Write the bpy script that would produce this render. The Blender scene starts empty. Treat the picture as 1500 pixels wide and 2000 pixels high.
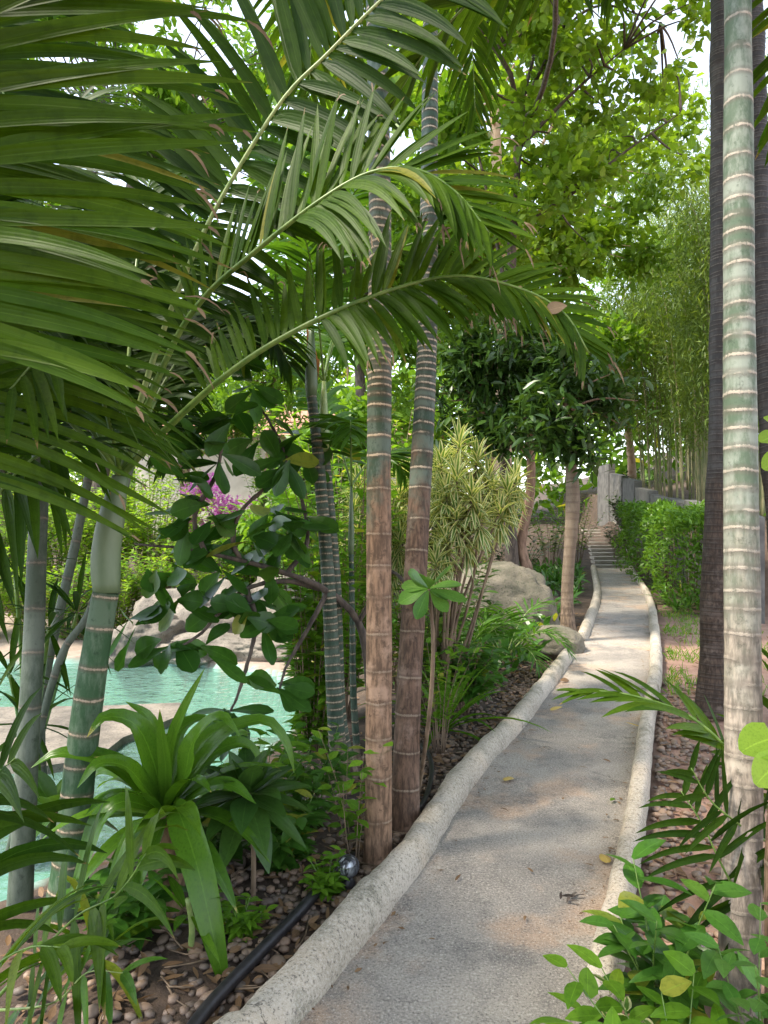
import bpy, math, random
import numpy as np
from mathutils import Vector, noise as mnoise

random.seed(7)
S = bpy.context.scene
COL = S.collection
PI = math.pi
# ------------------------------------------------------------------ camera, world, sun, exposure
FPX = 1387.0            # focal length in pixels of the 1500 x 2000 frame
EYE = 1.55
cam_d = bpy.data.cameras.new('camera'); cam = bpy.data.objects.new('camera', cam_d); COL.objects.link(cam)
cam.location = (0, 0, EYE); cam.rotation_euler = (PI/2, 0, 0)
cam_d.sensor_fit = 'VERTICAL'; cam_d.sensor_height = 24.0; cam_d.lens = 24.0*FPX/2000.0
cam_d.clip_start = 0.02; cam_d.clip_end = 2000
S.camera = cam
SUN_EL, SUN_AZ = math.radians(57), math.radians(-108)     # azimuth from +Y towards +X
sd = Vector((math.sin(SUN_AZ)*math.cos(SUN_EL), math.cos(SUN_AZ)*math.cos(SUN_EL), math.sin(SUN_EL)))
W = bpy.data.worlds.new('World'); S.world = W; W.use_nodes = True
wn = W.node_tree.nodes; wl = W.node_tree.links
bg = wn['Background']; sky = wn.new('ShaderNodeTexSky'); sky.sky_type = 'NISHITA'; sky.sun_disc = False
sky.sun_elevation = SUN_EL; sky.sun_rotation = SUN_AZ
sky.air_density = 1.0; sky.dust_density = 0.6; sky.ozone_density = 1.0
hsv = wn.new('ShaderNodeHueSaturation'); hsv.inputs['Saturation'].default_value = 0.48     # hazy, pale sky
wl.new(sky.outputs[0], hsv.inputs['Color']); wl.new(hsv.outputs[0], bg.inputs[0]); bg.inputs[1].default_value = 0.13
sl = bpy.data.lights.new('sun', 'SUN'); sl.energy = 1.8; sl.angle = math.radians(9); sl.color = (1, 0.90, 0.75)
so = bpy.data.objects.new('sun', sl); COL.objects.link(so); so.rotation_euler = sd.to_track_quat('Z', 'Y').to_euler()
S.view_settings.view_transform = 'Standard'; S.view_settings.look = 'None'
S.view_settings.exposure = 2.32; S.view_settings.gamma = 1
S.cycles.max_bounces = 8; S.cycles.diffuse_bounces = 5; S.cycles.glossy_bounces = 3; S.cycles.transmission_bounces = 6
S.cycles.transparent_max_bounces = 8; S.cycles.caustics_reflective = False; S.cycles.caustics_refractive = False

# ------------------------------------------------------------------ helpers
def P(px, py, d): return np.array([(px-750)/FPX*d, d, EYE-(py-1000)/FPX*d])
def G(px, py, z=0.0):
    d = (EYE-z)*FPX/(py-1000); return P(px, py, d)
def A(*v): return np.array(v, float)
def unit(v):
    v = np.asarray(v, float); return v/np.maximum(np.linalg.norm(v, axis=-1, keepdims=True), 1e-9)
def rngf(seed): return np.random.default_rng(seed)
def catmull(ctrl, n):
    c = np.array(ctrl, float)
    if len(c) == 2: return c[0]+(c[1]-c[0])*np.linspace(0, 1, n)[:, None]
    p = np.vstack([2*c[0]-c[1], c, 2*c[-1]-c[-2]])
    seg = np.linalg.norm(np.diff(c, axis=0), axis=1); cum = np.concatenate([[0], np.cumsum(seg)])
    out = []
    for s in np.linspace(0, cum[-1], n):
        i = min(np.searchsorted(cum, s, 'right')-1, len(seg)-1); t = (s-cum[i])/max(seg[i], 1e-9)
        a, b, cc, d = p[i], p[i+1], p[i+2], p[i+3]
        out.append(0.5*(2*b+(cc-a)*t+(2*a-5*b+4*cc-d)*t*t+(3*b-a-3*cc+d)*t**3))
    return np.array(out)
PROF = {
 'palm':  lambda t: np.minimum(0.3+t*4, 1)*np.maximum(1-t**2.6, 0)**0.85+0.02,
 'lance': lambda t: np.sin(PI*np.clip(t, 0.03, .99)**0.8)**0.85,
 'ovate': lambda t: np.sin(PI*np.clip(t, 0.02, .985)**0.68)**0.8,
 'obov':  lambda t: np.sin(PI*np.clip(t, 0.05, .985)**1.7)**0.62,
 'strap': lambda t: np.minimum(0.45+1.9*t, 1)*np.maximum(1-t**3, 0)**0.9+0.015,
 'heart': lambda t: np.sin(PI*np.clip(t, 0.10, .98)**0.6)**0.55,
}
class MB:
    """collects leaves and tubes; build() links them as one mesh object"""
    def __init__(s): s.v = []; s.q = []; s.r = []; s.t = []; s.u = []; s.m = []; s.n = 0
    def add(s, v, q, r, t, u, m=0):
        s.v.append(v); s.q.append(np.asarray(q)+s.n); s.r.append(r); s.t.append(t); s.u.append(u)
        s.m.append(np.full(len(q), m, np.int32)); s.n += len(v)
    def leaves(s, base, d, nrm, L, Wd, droop=0.3, nseg=4, prof='lance', fold=0.2, rng=None, flat=False, rnd=None, m=0, wav=0.0, dp=1.3):
        rng = rng or rngf(1)
        base = np.atleast_2d(base).astype(float); N = len(base)
        d = unit(np.broadcast_to(d, (N, 3))); nrm = np.broadcast_to(nrm, (N, 3)).astype(float)
        L = np.broadcast_to(L, (N,)); Wd = np.broadcast_to(Wd, (N,)); droop = np.broadcast_to(droop, (N,))
        K = nseg+1; t = np.linspace(0, 1, K)
        g = A(0, 0, -1)
        D = unit(d[:, None, :]+(droop[:, None]*t[None]**dp)[:, :, None]*g)
        pos = np.empty((N, K, 3)); pos[:, 0] = base
        for k in range(1, K): pos[:, k] = pos[:, k-1]+0.5*(D[:, k-1]+D[:, k])*(L/nseg)[:, None]
        side = np.cross(D, nrm[:, None, :]); bad = np.linalg.norm(side, axis=2) < 0.05
        side[bad] = A(1, 0, 0); side = unit(side); nn = np.cross(side, D)
        hw = 0.5*Wd[:, None]*PROF[prof](t)[None]
        if rnd is None: rnd = rng.random(N)
        if wav: pos = pos+nn*(np.sin(t[None]*9+rnd[:, None]*40)*wav*L[:, None]*t[None])[:, :, None]
        if flat:
            v = np.stack([pos-side*hw[..., None], pos+side*hw[..., None]], 2); c = 2; us = A(-1, 1)
        else:
            v = np.stack([pos-side*hw[..., None], pos-nn*(fold*hw)[..., None], pos+side*hw[..., None]], 2); c = 3; us = A(-1, 0, 1)
        i = np.arange(N)[:, None, None]*K*c+np.arange(nseg)[None, :, None]*c+np.arange(c-1)[None, None, :]
        q = np.stack([i, i+1, i+c+1, i+c], -1).reshape(-1, 4)
        R = np.broadcast_to(rnd[:, None, None], (N, K, c)).ravel()
        Tt = np.broadcast_to(t[None, :, None], (N, K, c)).ravel(); U = np.broadcast_to(us, (N, K, c)).ravel()
        s.add(v.reshape(-1, 3), q, R, Tt, U, m)
        return pos[:, -1], D[:, -1], side[:, -1]
    def tube(s, pts, rad, ns=6, m=0, rnd=0.5, cap=True, sq=None, jit=0, tv=None):
        pts = np.array(pts, float); K = len(pts); rad = np.broadcast_to(rad, (K,))
        T = unit(np.gradient(pts, axis=0)); up = A(0, 0, 1) if abs(T[0, 2]) < 0.9 else A(0, 1, 0)
        a = unit(np.cross(up, T[0])); F = []
        for k in range(K):
            a = unit(a-T[k]*np.dot(a, T[k])); F.append((a, np.cross(T[k], a)))
        th = np.linspace(0, 2*PI, ns, endpoint=False)
        v = np.array([pts[k]+rad[k]*(np.cos(th)[:, None]*F[k][0]+np.sin(th)[:, None]*F[k][1]) for k in range(K)])
        if jit: v = v+rngf(int(abs(pts[0, 0])*999)+K).normal(0, jit, v.shape)
        v = v.reshape(-1, 3); k = np.arange(K-1)[:, None]*ns; j = np.arange(ns)[None]
        q = np.stack([k+j, k+(j+1) % ns, k+ns+(j+1) % ns, k+ns+j], -1).reshape(-1, 4)
        if tv is None: tv = np.linspace(0, 1, K)
        R = np.full(len(v), rnd); Tt = np.repeat(tv, ns); U = np.tile(np.sin(th), K)
        if cap:
            v = np.vstack([v, pts[:1], pts[-1:]]); c0, c1 = K*ns, K*ns+1
            R = np.append(R, [rnd, rnd]); Tt = np.append(Tt, [tv[0], tv[-1]]); U = np.append(U, [0, 0])
            jj = np.arange(ns)
            q = np.vstack([q, np.stack([np.full(ns, c0), (jj+1) % ns, jj, np.full(ns, c0)], -1), np.stack([np.full(ns, c1), (K-1)*ns+jj, (K-1)*ns+(jj+1) % ns, np.full(ns, c1)], -1)])
        s.add(v, q, R, Tt, U, m)
    def box(s, c, sz, rz=0, m=0, rnd=0.5, top=None):
        x, y, z = np.array(sz)/2; v = np.array([[-x, -y, -z], [x, -y, -z], [x, y, -z], [-x, y, -z], [-x, -y, z], [x, -y, z], [x, y, z], [-x, y, z]])
        if top is not None: v[4:, 2] += np.array(top)
        cr, sr = math.cos(rz), math.sin(rz); v = v@np.array([[cr, sr, 0], [-sr, cr, 0], [0, 0, 1]])+np.array(c)
        q = [[0, 3, 2, 1], [4, 5, 6, 7], [0, 1, 5, 4], [1, 2, 6, 5], [2, 3, 7, 6], [3, 0, 4, 7]]
        s.add(v, q, np.full(8, rnd), np.zeros(8), np.zeros(8), m)
    def raw(s, v, q, r=None, t=None, u=None, m=0):
        n = len(v); z = np.zeros(n); s.add(np.asarray(v, float), q, z+0.5 if r is None else r, z if t is None else t, z if u is None else u, m)
    def build(s, name, mats, parent=None, smooth=True, origin=None, extra=None):
        v = np.vstack(s.v); q = np.vstack(s.q); o = A(0, 0, 0)
        p = parent
        while p is not None: o = o+np.array(p.location); p = p.parent
        if origin is not None: o = o+np.array(origin)
        v = v-o
        tri = q[:, 0] == q[:, 3]; n = np.where(tri, 3, 4); st = np.concatenate([[0], np.cumsum(n)[:-1]])
        keep = np.ones(q.shape, bool); keep[tri, 3] = False; li = q[keep]
        me = bpy.data.meshes.new(name); me.vertices.add(len(v)); me.vertices.foreach_set('co', v.astype(np.float32).ravel())
        me.loops.add(len(li)); me.loops.foreach_set('vertex_index', li.astype(np.int32))
        me.polygons.add(len(q)); me.polygons.foreach_set('loop_start', st.astype(np.int32)); me.polygons.foreach_set('loop_total', n.astype(np.int32))
        for m in (mats if isinstance(mats, (list, tuple)) else [mats]): me.materials.append(m)
        me.polygons.foreach_set('material_index', np.concatenate(s.m)); me.update(calc_edges=True)
        me.polygons.foreach_set('use_smooth', np.full(len(q), smooth))
        at = {'rnd': np.concatenate(s.r), 't': np.concatenate(s.t), 'u': np.concatenate(s.u)}
        if extra: at.update(extra)
        for k, a in at.items():
            x = me.attributes.new(k, 'FLOAT', 'POINT'); x.data.foreach_set('value', np.asarray(a, np.float32))
        ob = bpy.data.objects.new(name, me); COL.objects.link(ob)
        if origin is not None: ob.location = origin
        if parent is not None: ob.parent = parent
        return ob
def tag(o, label=None, cat=None, group=None, kind=None):
    if label: o['label'] = label
    if cat: o['category'] = cat
    if group: o['group'] = group
    if kind: o['kind'] = kind
    return o
def thing(name, loc, label, cat, group=None):
    o = bpy.data.objects.new(name, None); COL.objects.link(o); o.location = tuple(loc); o.empty_display_size = 0.1
    return tag(o, label, cat, group)

# ------------------------------------------------------------------ materials
class NT:
    def __init__(s, name):
        s.mat = bpy.data.materials.new(name); s.mat.use_nodes = True; s.t = s.mat.node_tree; s.t.nodes.clear()
        s.out = s.n('ShaderNodeOutputMaterial')
    def n(s, typ, ins=None, **kw):
        nd = s.t.nodes.new(typ)
        for k, v in kw.items(): setattr(nd, k, v)
        for k, v in (ins or {}).items():
            if hasattr(v, 'is_output') or isinstance(v, bpy.types.NodeSocket): s.t.links.new(v, nd.inputs[k])
            else: nd.inputs[k].default_value = v
        return nd
    def attr(s, k): return s.n('ShaderNodeAttribute', attribute_name=k).outputs['Fac']
    def noise(s, scale, detail=4, rough=0.55, vec=None, out='Fac'):
        i = {'Scale': scale, 'Detail': detail, 'Roughness': rough}
        if vec is not None: i['Vector'] = vec
        return s.n('ShaderNodeTexNoise', i).outputs[out]
    def coord(s, sc=(1, 1, 1)):
        c = s.n('ShaderNodeTexCoord').outputs['Object']
        return s.n('ShaderNodeMapping', {'Vector': c, 'Scale': sc}).outputs[0]
    def math(s, op, a, b=0.0, c=None, clamp=False):
        i = {0: a, 1: b}
        if c is not None: i[2] = c
        return s.n('ShaderNodeMath', i, operation=op, use_clamp=clamp).outputs[0]
    def ss(s, x, lo, hi):
        return s.n('ShaderNodeMapRange', {'Value': x, 'From Min': lo, 'From Max': hi, 'To Min': 0.0, 'To Max': 1.0}, interpolation_type='SMOOTHSTEP').outputs[0]
    def mix(s, f, a, b, mode='MIX'):
        nd = s.n('ShaderNodeMix', data_type='RGBA', blend_type=mode)
        for k, v in ((0, f), (6, a), (7, b)):
            if isinstance(v, bpy.types.NodeSocket): s.t.links.new(v, nd.inputs[k])
            else: nd.inputs[k].default_value = (*v, 1) if isinstance(v, tuple) and len(v) == 3 else v
        return nd.outputs[2]
    def bump(s, h, strength=0.5, dist=0.01):
        return s.n('ShaderNodeBump', {'Height': h, 'Strength': strength, 'Distance': dist}).outputs[0]
    def pbr(s, col, rough=0.6, nrm=None, spec=0.5, **kw):
        i = {'Base Color': col if isinstance(col, bpy.types.NodeSocket) else (*col, 1), 'Roughness': rough, 'Specular IOR Level': spec}
        if nrm is not None: i['Normal'] = nrm
        i.update(kw)
        return s.n('ShaderNodeBsdfPrincipled', i).outputs[0]
    def done(s, sh):
        s.t.links.new(sh, s.out.inputs[0]); return s.mat

def leaf_mat(name, c1, c2, tr=0.35, rough=0.38, tip=None, tip_at=0.86, margin=None, stripes=0, trc=None, spec=0.35, yellow=None, rib=0.3):
    m = NT(name); r = m.attr('rnd'); t = m.attr('t'); u = m.attr('u'); au = m.math('ABSOLUTE', u)
    nz = m.noise(7.0, 3)
    f = m.math('ADD', m.math('MULTIPLY', r, 0.65), m.math('MULTIPLY', nz, 0.45), clamp=True)
    col = m.mix(f, c1, c2)
    if yellow:                                  # a few ageing leaves
        col = m.mix(m.ss(r, 0.93, 0.985), col, yellow)
    if margin: col = m.mix(m.ss(m.math('ADD', au, m.math('MULTIPLY', nz, 0.3)), 0.45, 0.75), col, margin)
    # paler midrib
    col = m.mix(m.math('MULTIPLY', m.ss(au, 0.07, 0.01), rib), col, tuple(min(1, x*1.7+0.015) for x in c2))
    col = m.mix(m.math('MULTIPLY', m.ss(m.noise(38.0, 4, .65), .45, .7), 0.35), col, tuple(x*.55 for x in c1))
    if tip:
        k = m.math('ADD', t, m.math('MULTIPLY', m.math('SUBTRACT', m.math('FRACT', m.math('MULTIPLY', r, 7.31)), 0.75), 0.30))
        col = m.mix(m.ss(m.math('ADD', k, m.math('MULTIPLY', m.math('SUBTRACT', m.noise(60.0, 2), .5), .12)), tip_at, tip_at+0.05), col, tip)
    nrm = None
    if stripes:
        w = m.math('SINE', m.math('MULTIPLY', u, stripes)); nrm = m.bump(w, 0.13, 0.002)
    i = {}
    sh = m.pbr(col, rough, nrm, spec)
    tc = m.mix(1.0, col, trc or (1.0, 0.95, 0.35), 'MULTIPLY')
    tc = m.mix(1.0, tc, (1.9, 1.9, 1.9), 'MULTIPLY')
    tl = m.n('ShaderNodeBsdfTranslucent', {'Color': tc})
    mx = m.n('ShaderNodeMixShader', {0: tr, 1: sh, 2: tl.outputs[0]})
    return m.done(mx.outputs[0])
DRY = (0.20, 0.14, 0.06)
M = {}
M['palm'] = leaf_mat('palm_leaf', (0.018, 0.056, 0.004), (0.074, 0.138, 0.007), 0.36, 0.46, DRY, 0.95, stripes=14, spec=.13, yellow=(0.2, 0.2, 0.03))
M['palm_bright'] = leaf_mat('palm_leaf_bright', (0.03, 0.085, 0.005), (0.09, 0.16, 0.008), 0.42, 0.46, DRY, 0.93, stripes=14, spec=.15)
M['palm_dark'] = leaf_mat('palm_leaf_dark', (0.010, 0.034, 0.004), (0.038, 0.080, 0.005), 0.32, 0.46, DRY, 0.98, stripes=14, spec=.10)  # darkened copy of the palm leaf; shaded fronds carry their shade in this colour
M['areca'] = leaf_mat('fine_palm_leaf', (0.03, 0.095, 0.010), (0.085, 0.19, 0.02), 0.36, 0.40, DRY, 0.95)
M['strap'] = leaf_mat('strap_leaf', (0.03, 0.10, 0.009), (0.105, 0.215, 0.016), 0.33, 0.27, (0.35, 0.3, 0.08), 0.98, stripes=10)
M['cordy'] = leaf_mat('dark_broad_leaf', (0.02, 0.062, 0.014), (0.06, 0.13, 0.022), 0.28, 0.30, margin=None, stripes=16)
M['clusia'] = leaf_mat('thick_leaf', (0.018, 0.065, 0.010), (0.06, 0.15, 0.02), 0.30, 0.32, yellow=(.25, .26, .04))
M['clusia_pale'] = leaf_mat('thick_pale_leaf', (0.05, 0.15, 0.022), (0.12, 0.25, 0.045), 0.28, 0.32)
M['varieg'] = leaf_mat('cream_edged_leaf', (0.07, 0.17, 0.03), (0.16, 0.27, 0.06), 0.30, 0.38, margin=(0.62, 0.60, 0.36), rib=0)
M['shrub'] = leaf_mat('fresh_leaf', (0.045, 0.14, 0.010), (0.19, 0.35, 0.03), 0.44, 0.36, yellow=(.34, .34, .05))
M['lime'] = leaf_mat('lime_leaf', (0.14, 0.27, 0.02), (0.30, 0.44, 0.045), 0.45, 0.4)
M['bauhinia'] = leaf_mat('tree_leaf', (0.065, 0.155, 0.014), (0.23, 0.34, 0.035), 0.45, 0.42)
M['dark'] = leaf_mat('glossy_dark_leaf', (0.016, 0.046, 0.009), (0.055, 0.11, 0.02), 0.22, 0.32)
M['mid'] = leaf_mat('mid_leaf', (0.05, 0.14, 0.014), (0.19, 0.32, 0.035), 0.42, 0.40, yellow=(.34, .32, .05))
M['bamboo'] = leaf_mat('bamboo_leaf', (0.08, 0.155, 0.03), (0.21, 0.285, 0.065), 0.38, 0.45)
M['hedge'] = leaf_mat('hedge_leaf', (0.045, 0.125, 0.012), (0.14, 0.26, 0.03), 0.36, 0.38)
M['ground_cover'] = leaf_mat('low_leaf', (0.025, 0.09, 0.010), (0.09, 0.22, 0.03), 0.33, 0.30, yellow=(.28, .30, .04), spec=.5)
M['pink'] = leaf_mat('magenta_bract', (0.42, 0.12, 0.33), (0.62, 0.28, 0.52), 0.40, 0.6, trc=(1, 0.7, 1))
M['dead'] = leaf_mat('dry_leaf', (0.10, 0.058, 0.032), (0.27, 0.165, 0.085), 0.15, 0.7, trc=(1, 0.8, 0.5))
M['dry_tip'] = leaf_mat('dry_tip', (0.09, 0.055, 0.03), (0.24, 0.17, 0.10), 0.15, 0.7, trc=(1, 0.8, 0.5))
M['yellowleaf'] = leaf_mat('fallen_yellow_leaf', (0.42, 0.30, 0.07), (0.58, 0.42, 0.14), 0.1, 0.6)

def simple(name, c1, c2, scale=8, rough=0.7, bump=0.4, stretch=(1, 1, 1), dist=0.01, detail=6):
    m = NT(name); v = m.coord(stretch); n = m.noise(scale, detail, 0.6, v)
    col = m.mix(m.ss(n, 0.3, 0.7), c1, c2)
    return m.done(m.pbr(col, rough, m.bump(n, bump, dist)))
M['rachis'] = simple('green_stalk', (0.06, 0.13, 0.015), (0.16, 0.24, 0.05), 20, 0.4, 0.1)
M['rachis_pale'] = simple('pale_green_stalk', (0.17, 0.26, 0.07), (0.34, 0.40, 0.15), 20, 0.4, 0.1)
M['stem'] = simple('brown_stem', (0.10, 0.065, 0.04), (0.24, 0.17, 0.11), 25, 0.8, 0.5, (1, 1, .2))
M['bark_dark'] = simple('dark_bark', (0.045, 0.035, 0.03), (0.13, 0.10, 0.08), 30, 0.9, 0.8, (1, 1, .25))
M['bark_red'] = simple('reddish_bark', (0.12, 0.07, 0.045), (0.30, 0.19, 0.13), 22, 0.85, 0.7, (1, 1, .3))
M['bark_peach'] = simple('peach_bark', (0.42, 0.26, 0.17), (0.62, 0.44, 0.31), 9, 0.7, 0.3, (1, 1, .4))
M['culm'] = simple('bamboo_culm', (0.16, 0.19, 0.07), (0.40, 0.33, 0.18), 3, 0.5, 0.1)
M['fibre'] = simple('fibrous_stump', (0.10, 0.055, 0.03), (0.34, 0.22, 0.13), 30, 0.95, 1.0, (1, 1, .35), 0.02)
M['hose'] = simple('black_plastic', (0.012, 0.011, 0.013), (0.03, 0.027, 0.03), 30, 0.45, 0.05)
M['concrete_panel'] = simple('grey_concrete', (0.08, 0.078, 0.074), (0.17, 0.162, 0.15), 3, 0.85, 0.25)
M['wood'] = simple('weathered_wood', (0.24, 0.21, 0.17), (0.44, 0.40, 0.34), 5, 0.85, 0.5, (1, 8, 8))
M['render'] = simple('cream_render', (0.62, 0.55, 0.44), (0.74, 0.67, 0.55), 2, 0.85, 0.1)
M['rooftile'] = simple('clay_roof', (0.32, 0.15, 0.09), (0.45, 0.24, 0.15), 6, 0.8, 0.3)
M['glass'] = simple('window_glass', (0.03, 0.04, 0.045), (0.05, 0.06, 0.06), 2, 0.08, 0.0)
M['rope'] = simple('grey_rope', (0.25, 0.23, 0.19), (0.4, 0.37, 0.3), 60, 0.9, 0.5)
M['metal'] = simple('pale_metal', (0.5, 0.5, 0.5), (0.65, 0.65, 0.65), 20, 0.35, 0.05)

def rock_mat(name, c1, c2, c3, sc=3.0):
    m = NT(name); v = m.coord(); a = m.noise(sc, 8, 0.62, v); b = m.noise(sc*14, 4, 0.6, v)
    col = m.mix(m.ss(a, 0.3, 0.68), c1, c2); col = m.mix(m.ss(b, 0.52, 0.72), col, c3)
    h = m.math('ADD', a, m.math('MULTIPLY', b, 0.25))
    return m.done(m.pbr(col, 0.85, m.bump(h, 0.8, 0.04)))
M['rock'] = rock_mat('boulder_stone', (0.085, 0.08, 0.055), (0.18, 0.155, 0.115), (0.05, 0.06, 0.03))
M['rock_pale'] = rock_mat('pale_stone', (0.11, 0.095, 0.08), (0.25, 0.215, 0.175), (0.07, 0.068, 0.05))
def pebble_mat(name, c1, c2):
    m = NT(name); ra = m.n('ShaderNodeObjectInfo').outputs['Random']; r = m.attr('rnd')
    f = m.math('FRACT', m.math('ADD', ra, m.math('MULTIPLY', r, 3.3)))
    col = m.mix(f, c1, c2); n = m.noise(60, 3, 0.6, m.coord())
    col = m.mix(m.math('MULTIPLY', n, 0.5), col, (0.10, 0.08, 0.07))
    return m.done(m.pbr(col, 0.6, m.bump(n, 0.1, 0.003)))
M['pebble'] = pebble_mat('river_pebble', (0.10, 0.08, 0.065), (0.33, 0.215, 0.14))

def speckle_concrete(name, base1, base2, warm, dark, sp=260, lumps=0.5, crack=0.75):
    m = NT(name); v = m.coord()
    big = m.noise(1.3, 5, 0.6, v); mid = m.noise(9, 6, 0.65, v); fine = m.noise(sp, 2, 0.6, v)
    f2 = m.noise(sp*.36, 5, 0.8, v); f3 = m.noise(sp*1.7, 2, 0.5, v)
    col = m.mix(m.ss(big, 0.40, 0.60), base1, base2)
    col = m.mix(m.math('MULTIPLY', m.ss(m.noise(1.9, 5, 0.6, m.n('ShaderNodeMapping', {'Vector': v, 'Location': (3, 7, 1)}).outputs[0]), 0.50, 0.66), 0.8), col, warm)
    col = m.mix(m.math('MULTIPLY', m.ss(m.noise(2.3, 8, 0.72, v), 0.52, 0.66), 0.75), col, dark)
    col = m.mix(m.math('MULTIPLY', m.ss(mid, 0.50, 0.68), 0.45), col, dark)
    col = m.mix(m.math('MULTIPLY', m.ss(f2, 0.53, 0.62), 0.78), col, (0.07, 0.062, 0.052))
    col = m.mix(m.math('MULTIPLY', m.ss(f2, 0.46, 0.38), 0.6), col, (0.66, 0.60, 0.52))
    col = m.mix(m.math('MULTIPLY', m.ss(f3, 0.62, 0.70), 0.7), col, (0.75, 0.71, 0.66))
    wv = m.n('ShaderNodeVectorMath', {0: v, 1: m.n('ShaderNodeVectorMath', {0: m.noise(5.0, 5, .65, v, 'Color'), 'Scale': 0.28}, operation='SCALE').outputs[0]}, operation='ADD').outputs[0]
    ck = m.n('ShaderNodeTexVoronoi', {'Vector': wv, 'Scale': crack}, feature='DISTANCE_TO_EDGE').outputs['Distance']
    ln = m.math('MULTIPLY', m.ss(ck, 0.0035*crack, 0.0008*crack), m.ss(m.noise(1.1, 3, .5, v), 0.46, 0.56))
    col = m.mix(m.math('MULTIPLY', ln, 0.8), col, (0.06, 0.05, 0.042))
    h = m.math('ADD', m.math('MULTIPLY', fine, 0.5), m.math('ADD', m.math('MULTIPLY', mid, lumps), m.math('MULTIPLY', f2, -0.8)))
    return m.done(m.pbr(col, 0.85, m.bump(h, 0.6, 0.008)))
M['path'] = speckle_concrete('path_concrete', (0.265, 0.235, 0.205), (0.38, 0.335, 0.285), (0.46, 0.315, 0.215), (0.14, 0.13, 0.12), 300)
M['kerb'] = speckle_concrete('kerb_stone', (0.42, 0.36, 0.28), (0.54, 0.47, 0.38), (0.56, 0.45, 0.33), (0.19, 0.175, 0.12), 230, 1.0, 1.6)

def palm_trunk_mat(name, green, pale, brown, ringc, b0, b1, bloom=0.5, ringw=0.006, dark=0.0):
    """b0..b1: height fraction over which brown bark gives way to green"""
    m = NT(name); v = m.coord((1, 1, .35)); hv = m.attr('t'); rd = m.attr('rd'); sg = m.attr('seg')
    n1 = m.noise(16, 7, 0.7, v); n2 = m.noise(60, 5, 0.65, m.coord((1, 1, .2))); n3 = m.noise(4.5, 6, 0.65, m.coord())
    n4 = m.noise(150, 3, 0.6, m.coord((1, 1, .12))); n5 = m.noise(26, 5, .7, m.coord())
    sv = m.math('MULTIPLY', m.math('SUBTRACT', sg, 0.5), 0.16)
    g = m.mix(m.math('MULTIPLY', m.ss(m.math('ADD', n1, sv), 0.5-bloom*0.16, 0.60), 0.35+0.6*bloom), green, pale)
    g = m.mix(m.math('MULTIPLY', m.ss(n5, 0.56, 0.70), 0.6), g, tuple(x*0.45 for x in green))
    br = m.mix(m.ss(m.math('ADD', n2, m.math('MULTIPLY', sv, .4)), 0.35, 0.68), tuple(x*0.45 for x in brown), tuple(min(1, x*1.25) for x in brown))
    br = m.mix(m.math('MULTIPLY', m.ss(n3, 0.50, 0.62), 0.7), br, tuple(min(1, x*1.6+0.05) for x in brown))
    br = m.mix(m.math('MULTIPLY', m.ss(n5, 0.54, 0.68), 0.75), br, tuple(x*0.32 for x in brown))
    fb = m.ss(m.math('ADD', hv, m.math('MULTIPLY', m.math('SUBTRACT', n3, 0.5), 0.35)), b0, b1)
    col = m.mix(fb, br, g)
    e = m.math('ADD', rd, m.math('MULTIPLY', m.math('SUBTRACT', n4, 0.5), 0.013))
    ring = m.math('MULTIPLY', m.ss(e, ringw, ringw*0.3), m.math('MULTIPLY', m.ss(n2, 0.28, 0.52), m.ss(m.noise(9.0, 3, .6, m.coord((1, 1, 1.6))), 0.34, 0.5)))
    fade = m.math('ADD', m.math('MULTIPLY', fb, 0.55), 0.32)
    col = m.mix(m.math('MULTIPLY', m.ss(rd, ringw*3.2, ringw*1.3), 0.45), col, tuple(x*0.4 for x in brown))
    col = m.mix(m.math('MULTIPLY', ring, fade), col, ringc)
    h = m.math('ADD', m.math('MULTIPLY', n2, 0.7), m.math('MULTIPLY', ring, 0.4))
    return m.done(m.pbr(col, 0.66, m.bump(h, 0.5, 0.008), 0.25))
RINGC = (0.42, 0.32, 0.23)
M['trunk_green'] = palm_trunk_mat('ringed_green_trunk', (0.03, 0.075, 0.03), (0.11, 0.155, 0.10), (0.24, 0.18, 0.13), RINGC, -0.4, -0.2, 0.7)
M['trunk_mid'] = palm_trunk_mat('ringed_brown_green_trunk', (0.04, 0.07, 0.045), (0.14, 0.175, 0.145), (0.22, 0.135, 0.085), (0.50, 0.39, 0.28), 0.27, 0.36, 0.5, .007)
M['trunk_dark'] = palm_trunk_mat('ringed_dark_trunk', (0.04, 0.07, 0.05), (0.15, 0.185, 0.155), (0.13, 0.08, 0.055), (0.50, 0.41, 0.31), 0.25, 0.36, 0.5, .007)
M['trunk_slim'] = palm_trunk_mat('slim_ringed_trunk', (0.03, 0.06, 0.04), (0.10, 0.13, 0.10), (0.2, 0.15, 0.1), (0.42, 0.34, 0.24), 0.05, 0.14, 0.4, 0.0055)
M['trunk_pale'] = palm_trunk_mat('ringed_pale_trunk', (0.09, 0.13, 0.085), (0.29, 0.32, 0.27), (0.33, 0.27, 0.22), (0.44, 0.38, 0.31), 0.12, 0.36, 0.8, 0.007)
M['trunk_grey'] = palm_trunk_mat('grey_slim_trunk', (0.06, 0.08, 0.055), (0.13, 0.15, 0.12), (0.2, 0.17, 0.14), (0.2, 0.17, 0.13), -0.4, -0.2, 0.8)
M['crownshaft'] = simple('crownshaft_skin', (0.055, 0.10, 0.04), (0.14, 0.185, 0.10), 6, 0.5, 0.15, (1, 1, .3))
M['trunk_black'] = palm_trunk_mat('charred_looking_trunk', (0.030, 0.028, 0.027), (0.075, 0.070, 0.066), (0.075, 0.05, 0.036), (0.09, 0.08, 0.072), 0.1, 0.3, 0.5, 0.006)
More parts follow.
